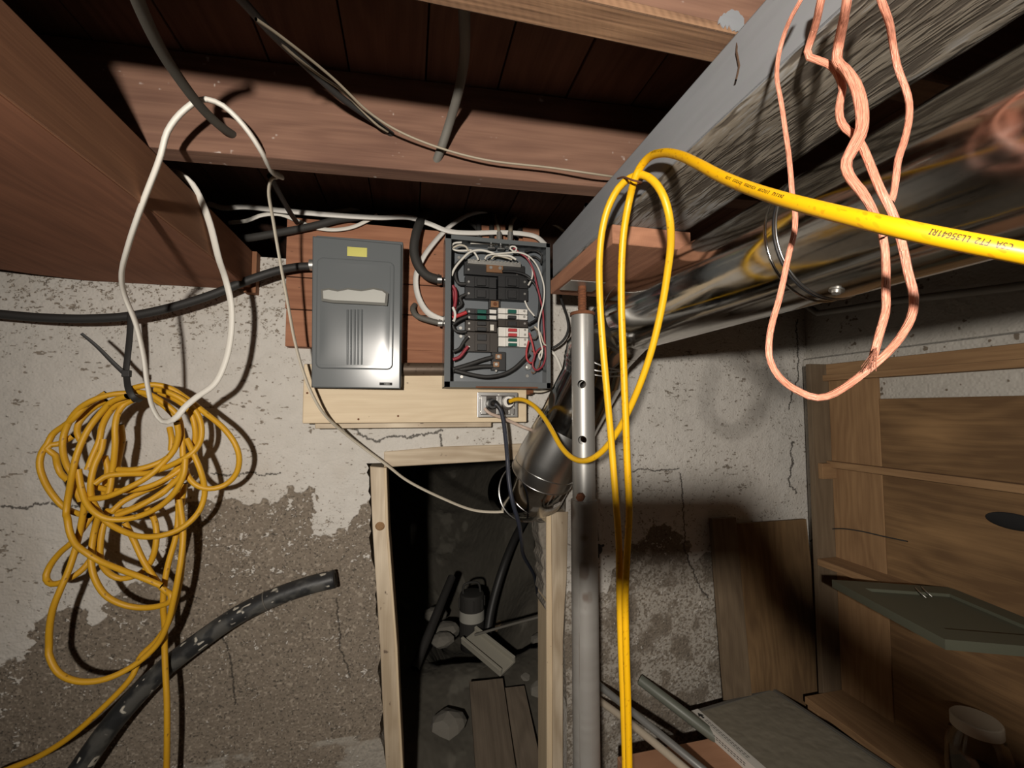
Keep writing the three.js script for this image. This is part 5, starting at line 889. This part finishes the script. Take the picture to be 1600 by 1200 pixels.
// ---------------------------------------------------------------- the photographer, whose raised hands shade the right-hand corner
{
  const g = thing('person', 'person in a dark jacket holding up a phone in one hand', 'person');
  const h = y => EYE + y;
  const phone = new THREE.Group(); phone.name = numbered('smartphone'); scene.add(phone); tag(phone, 'black smartphone held sideways in a raised hand', 'phone');
  phone.position.set(0.022, EYE - 0.046, 0.016); phone.rotation.order = 'YXZ'; phone.rotation.set(PITCH, -YAW, 0);
  mesh('phone_body', box(-0.086, -0.043, 0.002, 0.082, 0.043, 0.010, { r: 0.003, seg: 2 }), M.black, phone);
  mesh('screen', box(-0.074, -0.033, 0.0098, 0.074, 0.033, 0.0106, { r: 0.0004 }), mat(0.02, 0.02, 0.022, 0.08), phone);
  // distance to tapered capsules, joined smoothly
  const cap = (p, a, b, ra, rb) => { const bx = b[0] - a[0], by = b[1] - a[1], bz = b[2] - a[2], px = p[0] - a[0], py = p[1] - a[1], pz = p[2] - a[2]; let t = (px * bx + py * by + pz * bz) / (bx * bx + by * by + bz * bz || 1); t = t < 0 ? 0 : t > 1 ? 1 : t; const dx = px - bx * t, dy = py - by * t, dz = pz - bz * t; return Math.sqrt(dx * dx + dy * dy + dz * dz) - (ra + (rb - ra) * t); };
  const smin = (a, b, k) => { const q = Math.max(k - Math.abs(a - b), 0) / k; return Math.min(a, b) - q * q * k * 0.25; };
  function field(bones, k) { return p => { let d = 1e3; for (const [a, b, ra, rb] of bones) { const e = cap(p, a, b, ra, rb); d = d > 900 ? e : smin(d, e, k); } return d; }; }
  function surface(fn, lo, hi, cell, colour) {                 // marching tetrahedra-free: surface nets on a grid
    const n = [0, 1, 2].map(i => Math.ceil((hi[i] - lo[i]) / cell) + 1), [nx, ny, nz] = n, F = new Float32Array(nx * ny * nz), id = (i, j, k) => (k * ny + j) * nx + i;
    for (let k = 0; k < nz; k++) for (let j = 0; j < ny; j++) for (let i = 0; i < nx; i++) F[id(i, j, k)] = fn([lo[0] + i * cell, lo[1] + j * cell, lo[2] + k * cell]);
    const vid = new Int32Array(nx * ny * nz).fill(-1), P = [], I = [];
    for (let k = 0; k < nz - 1; k++) for (let j = 0; j < ny - 1; j++) for (let i = 0; i < nx - 1; i++) {
      let c = 0, sx = 0, sy = 0, sz = 0, m = 0; const v = [];
      for (let q = 0; q < 8; q++) { const f = F[id(i + (q & 1), j + (q >> 1 & 1), k + (q >> 2))]; v.push(f); if (f < 0) m++; }
      if (!m || m === 8) continue;
      for (let q = 0; q < 8; q++) for (const b of [1, 2, 4]) if (!(q & b) && (v[q] < 0) !== (v[q | b] < 0)) { const t = v[q] / (v[q] - v[q | b]); sx += (q & 1) + (b === 1 ? t : 0); sy += (q >> 1 & 1) + (b === 2 ? t : 0); sz += (q >> 2) + (b === 4 ? t : 0); c++; }
      vid[id(i, j, k)] = P.length / 3; P.push(lo[0] + (i + sx / c) * cell, lo[1] + (j + sy / c) * cell, lo[2] + (k + sz / c) * cell);
    }
    for (let k = 1; k < nz - 1; k++) for (let j = 1; j < ny - 1; j++) for (let i = 1; i < nx - 1; i++) {
      const s = F[id(i, j, k)] < 0;
      const quad = (a, b, c, d, fl) => fl ? I.push(a, b, c, a, c, d) : I.push(a, c, b, a, d, c);
      if (s !== (F[id(i + 1, j, k)] < 0)) quad(vid[id(i, j - 1, k - 1)], vid[id(i, j, k - 1)], vid[id(i, j, k)], vid[id(i, j - 1, k)], s);
      if (s !== (F[id(i, j + 1, k)] < 0)) quad(vid[id(i - 1, j, k - 1)], vid[id(i - 1, j, k)], vid[id(i, j, k)], vid[id(i, j, k - 1)], s);
      if (s !== (F[id(i, j, k + 1)] < 0)) quad(vid[id(i - 1, j - 1, k)], vid[id(i, j - 1, k)], vid[id(i, j, k)], vid[id(i - 1, j, k)], s);
    }
    const N = [], Cc = [], e = cell * 0.5;
    for (let i = 0; i < P.length; i += 3) { const p = [P[i], P[i + 1], P[i + 2]]; const gx = fn([p[0] + e, p[1], p[2]]) - fn([p[0] - e, p[1], p[2]]), gy = fn([p[0], p[1] + e, p[2]]) - fn([p[0], p[1] - e, p[2]]), gz = fn([p[0], p[1], p[2] + e]) - fn([p[0], p[1], p[2] - e]), l = Math.hypot(gx, gy, gz) || 1; N.push(gx / l, gy / l, gz / l); Cc.push(...colour(p)); }
    const q = new THREE.BufferGeometry(); q.setAttribute('position', new THREE.Float32BufferAttribute(P, 3)); q.setAttribute('normal', new THREE.Float32BufferAttribute(N, 3)); q.setAttribute('color', new THREE.Float32BufferAttribute(Cc, 3)); q.setIndex(I); return q;
  }
  const X0 = 0.16, Z0 = 0.60;
  const skin = [0.42, 0.24, 0.165], jacket = [0.028, 0.032, 0.045], jeans = [0.03, 0.04, 0.075], boot = [0.02, 0.018, 0.016];
  const sh = s => [X0 + s * 0.185, h(-0.20), Z0], el = s => s > 0 ? [X0 + 0.24, h(-0.43), Z0 - 0.16] : [X0 - 0.25, h(-0.47), Z0 + 0.03], wr = s => s > 0 ? [0.155, h(-0.150), 0.125] : [X0 - 0.26, h(-0.71), Z0 - 0.06];
  const bones = [
    [[X0, h(-0.19), Z0], [X0, h(-0.42), Z0 + 0.01], 0.125, 0.13], [sh(-1), sh(1), 0.075, 0.075], [[X0 - 0.06, h(-0.35), Z0], [X0 - 0.05, h(-0.62), Z0 + 0.02], 0.125, 0.12], [[X0 + 0.06, h(-0.35), Z0], [X0 + 0.05, h(-0.62), Z0 + 0.02], 0.125, 0.12],
    [[X0, h(-0.17), Z0], [X0 - 0.005, h(-0.04), Z0 - 0.02], 0.058, 0.054],
  ];
  for (const s of [-1, 1]) {
    bones.push([sh(s), el(s), 0.062, 0.050], [el(s), wr(s), 0.050, 0.034]);
    const hip = [X0 + s * 0.09, h(-0.66), Z0 + 0.02], kn = [X0 + s * 0.11, h(-1.0), Z0 - 0.01], an = [X0 + s * 0.12, h(-1.36), Z0 + 0.02];
    bones.push([hip, kn, 0.095, 0.062], [kn, an, 0.064, 0.045], [[an[0], h(-1.405), an[2]], [an[0] + s * 0.02, h(-1.412), an[2] - 0.15], 0.045, 0.036]);
  }
  const bodyCol = p => { const y = p[1] - EYE; if (y < -1.34) return boot; if (y < -0.66) return jeans; if (y > -0.125 && Math.abs(p[0] - X0) < 0.1 && p[2] > 0.4) return skin; return jacket; };
  const parts = [surface(field(bones, 0.05), [X0 - 0.42, -0.006 + 0.0, -0.02], [X0 + 0.42, EYE + 0.02, Z0 + 0.22], 0.012, bodyCol)];
  // head with brow, nose, mouth, chin and ears, looking at the screen
  const hd = [X0 - 0.01, h(0.075), Z0 - 0.03];
  const hb = [[[hd[0], hd[1] + 0.025, hd[2] + 0.02], [hd[0], hd[1] + 0.02, hd[2] - 0.015], 0.082, 0.076], [[hd[0], hd[1] - 0.03, hd[2] - 0.02], [hd[0], hd[1] - 0.085, hd[2] - 0.045], 0.062, 0.036], [[hd[0], hd[1] - 0.09, hd[2] + 0.0], [hd[0], hd[1] - 0.14, hd[2] + 0.01], 0.054, 0.055],
    [[hd[0], hd[1] + 0.005, hd[2] - 0.088], [hd[0], hd[1] - 0.030, hd[2] - 0.104], 0.008, 0.013], [[hd[0] - 0.032, hd[1] + 0.018, hd[2] - 0.078], [hd[0] + 0.032, hd[1] + 0.018, hd[2] - 0.078], 0.013, 0.013], [[hd[0] - 0.018, hd[1] - 0.058, hd[2] - 0.074], [hd[0] + 0.018, hd[1] - 0.058, hd[2] - 0.074], 0.010, 0.010],
    [[hd[0] - 0.080, hd[1] + 0.01, hd[2] + 0.01], [hd[0] - 0.078, hd[1] - 0.03, hd[2] + 0.005], 0.014, 0.010], [[hd[0] + 0.080, hd[1] + 0.01, hd[2] + 0.01], [hd[0] + 0.078, hd[1] - 0.03, hd[2] + 0.005], 0.014, 0.010]];
  parts.push(surface(field(hb, 0.014), [hd[0] - 0.12, hd[1] - 0.16, hd[2] - 0.14], [hd[0] + 0.12, hd[1] + 0.13, hd[2] + 0.13], 0.004, p => Math.abs(p[1] - hd[1] + 0.058) < 0.007 && p[2] < hd[2] - 0.08 && Math.abs(p[0] - hd[0]) < 0.024 ? [0.36, 0.14, 0.11] : skin));
  // hands: palm, four curled fingers behind the phone, thumb on the screen side
  {
    const w = wr(1), q = (x, y, z) => { const v = V(x, y, z).applyEuler(phone.rotation).add(phone.position); return [v.x, v.y, v.z]; };
    const hbn = [[w, q(0.092, -0.045, 0.050), 0.030, 0.027], [q(0.092, -0.045, 0.050), q(0.094, -0.010, 0.026), 0.026, 0.020], [q(0.090, -0.040, 0.045), q(0.090, -0.030, 0.020), 0.024, 0.019]];
    for (const [y, l] of [[0.022, 0.050], [0.004, 0.056], [-0.014, 0.052], [-0.031, 0.042]]) hbn.push([q(0.092, y - 0.006, 0.024), q(0.094, y, -0.006), 0.0098, 0.009], [q(0.094, y, -0.006), q(0.094 - l * 0.5, y + 0.001, -0.0095), 0.009, 0.0082], [q(0.094 - l * 0.5, y + 0.001, -0.0095), q(0.094 - l, y + 0.001, -0.0085), 0.0082, 0.0074]);
    hbn.push([q(0.090, -0.038, 0.044), q(0.080, -0.018, 0.030), 0.0135, 0.011], [q(0.080, -0.018, 0.030), q(0.062, -0.006, 0.0215), 0.011, 0.0092]);
    const c = q(0.085, -0.02, 0.03);
    parts.push(surface(field(hbn, 0.006), [c[0] - 0.09, Math.min(c[1] - 0.06, w[1] - 0.04), c[2] - 0.06], [Math.max(c[0] + 0.07, w[0] + 0.04), c[1] + 0.07, Math.max(c[2] + 0.05, w[2] + 0.04)], 0.0032, () => skin));
    // the other arm hangs at the side, fingers loosely curled
    const u = wr(-1), o = (x, y, z) => [u[0] + x, u[1] + y, u[2] + z], lh = [[u, o(0, -0.05, -0.01), 0.030, 0.028], [o(0, -0.05, -0.022), o(0, -0.085, -0.038), 0.020, 0.015], [o(0, -0.05, 0.012), o(0, -0.085, 0.010), 0.020, 0.015]];
    for (const [z, l] of [[-0.036, 0.064], [-0.014, 0.072], [0.007, 0.067], [0.026, 0.052]]) lh.push([o(0, -0.082, z), o(0.004, -0.082 - l * 0.5, z - 0.002), 0.0098, 0.009], [o(0.004, -0.082 - l * 0.5, z - 0.002), o(0.018, -0.082 - l * 0.85, z - 0.004), 0.009, 0.0082], [o(0.018, -0.082 - l * 0.85, z - 0.004), o(0.034, -0.082 - l * 0.98, z - 0.004), 0.0082, 0.0074]);
    lh.push([o(0.006, -0.035, -0.022), o(0.018, -0.062, -0.050), 0.0135, 0.011], [o(0.018, -0.062, -0.050), o(0.024, -0.090, -0.058), 0.011, 0.009]);
    parts.push(surface(field(lh, 0.006), o(-0.05, -0.18, -0.09), o(0.07, 0.04, 0.06), 0.0032, () => skin));
  }
  for (const q of parts) q.setAttribute('uv', new THREE.Float32BufferAttribute(new Float32Array(q.attributes.position.count * 2), 2));
  const body = new THREE.Mesh(mergeGeometries(parts), new THREE.MeshStandardMaterial({ vertexColors: true, roughness: 0.8, side: THREE.DoubleSide })); body.name = 'body'; body.castShadow = body.receiveShadow = true; g.add(body);
  const hg = new THREE.SphereGeometry(0.088, 28, 18, 0, Math.PI * 2, 0, 1.75); hg.scale(1, 1.02, 1.12); hg.rotateX(0.55); hg.translate(hd[0], hd[1] + 0.028, hd[2] + 0.012); mesh('hair', hg, mat(0.03, 0.02, 0.013, 0.7), g);
  for (const s of [-1, 1]) { const e = V(hd[0] + s * 0.031, hd[1] + 0.002, hd[2] - 0.078); mesh('eye', sph(e, 0.011), mat(0.7, 0.68, 0.64, 0.3), g); mesh('iris', sph(e.clone().add(V(0, -0.001, -0.0085)), 0.0042, 1, 1, 0.5), M.black, g); }
}
renderer.render(scene, camera);
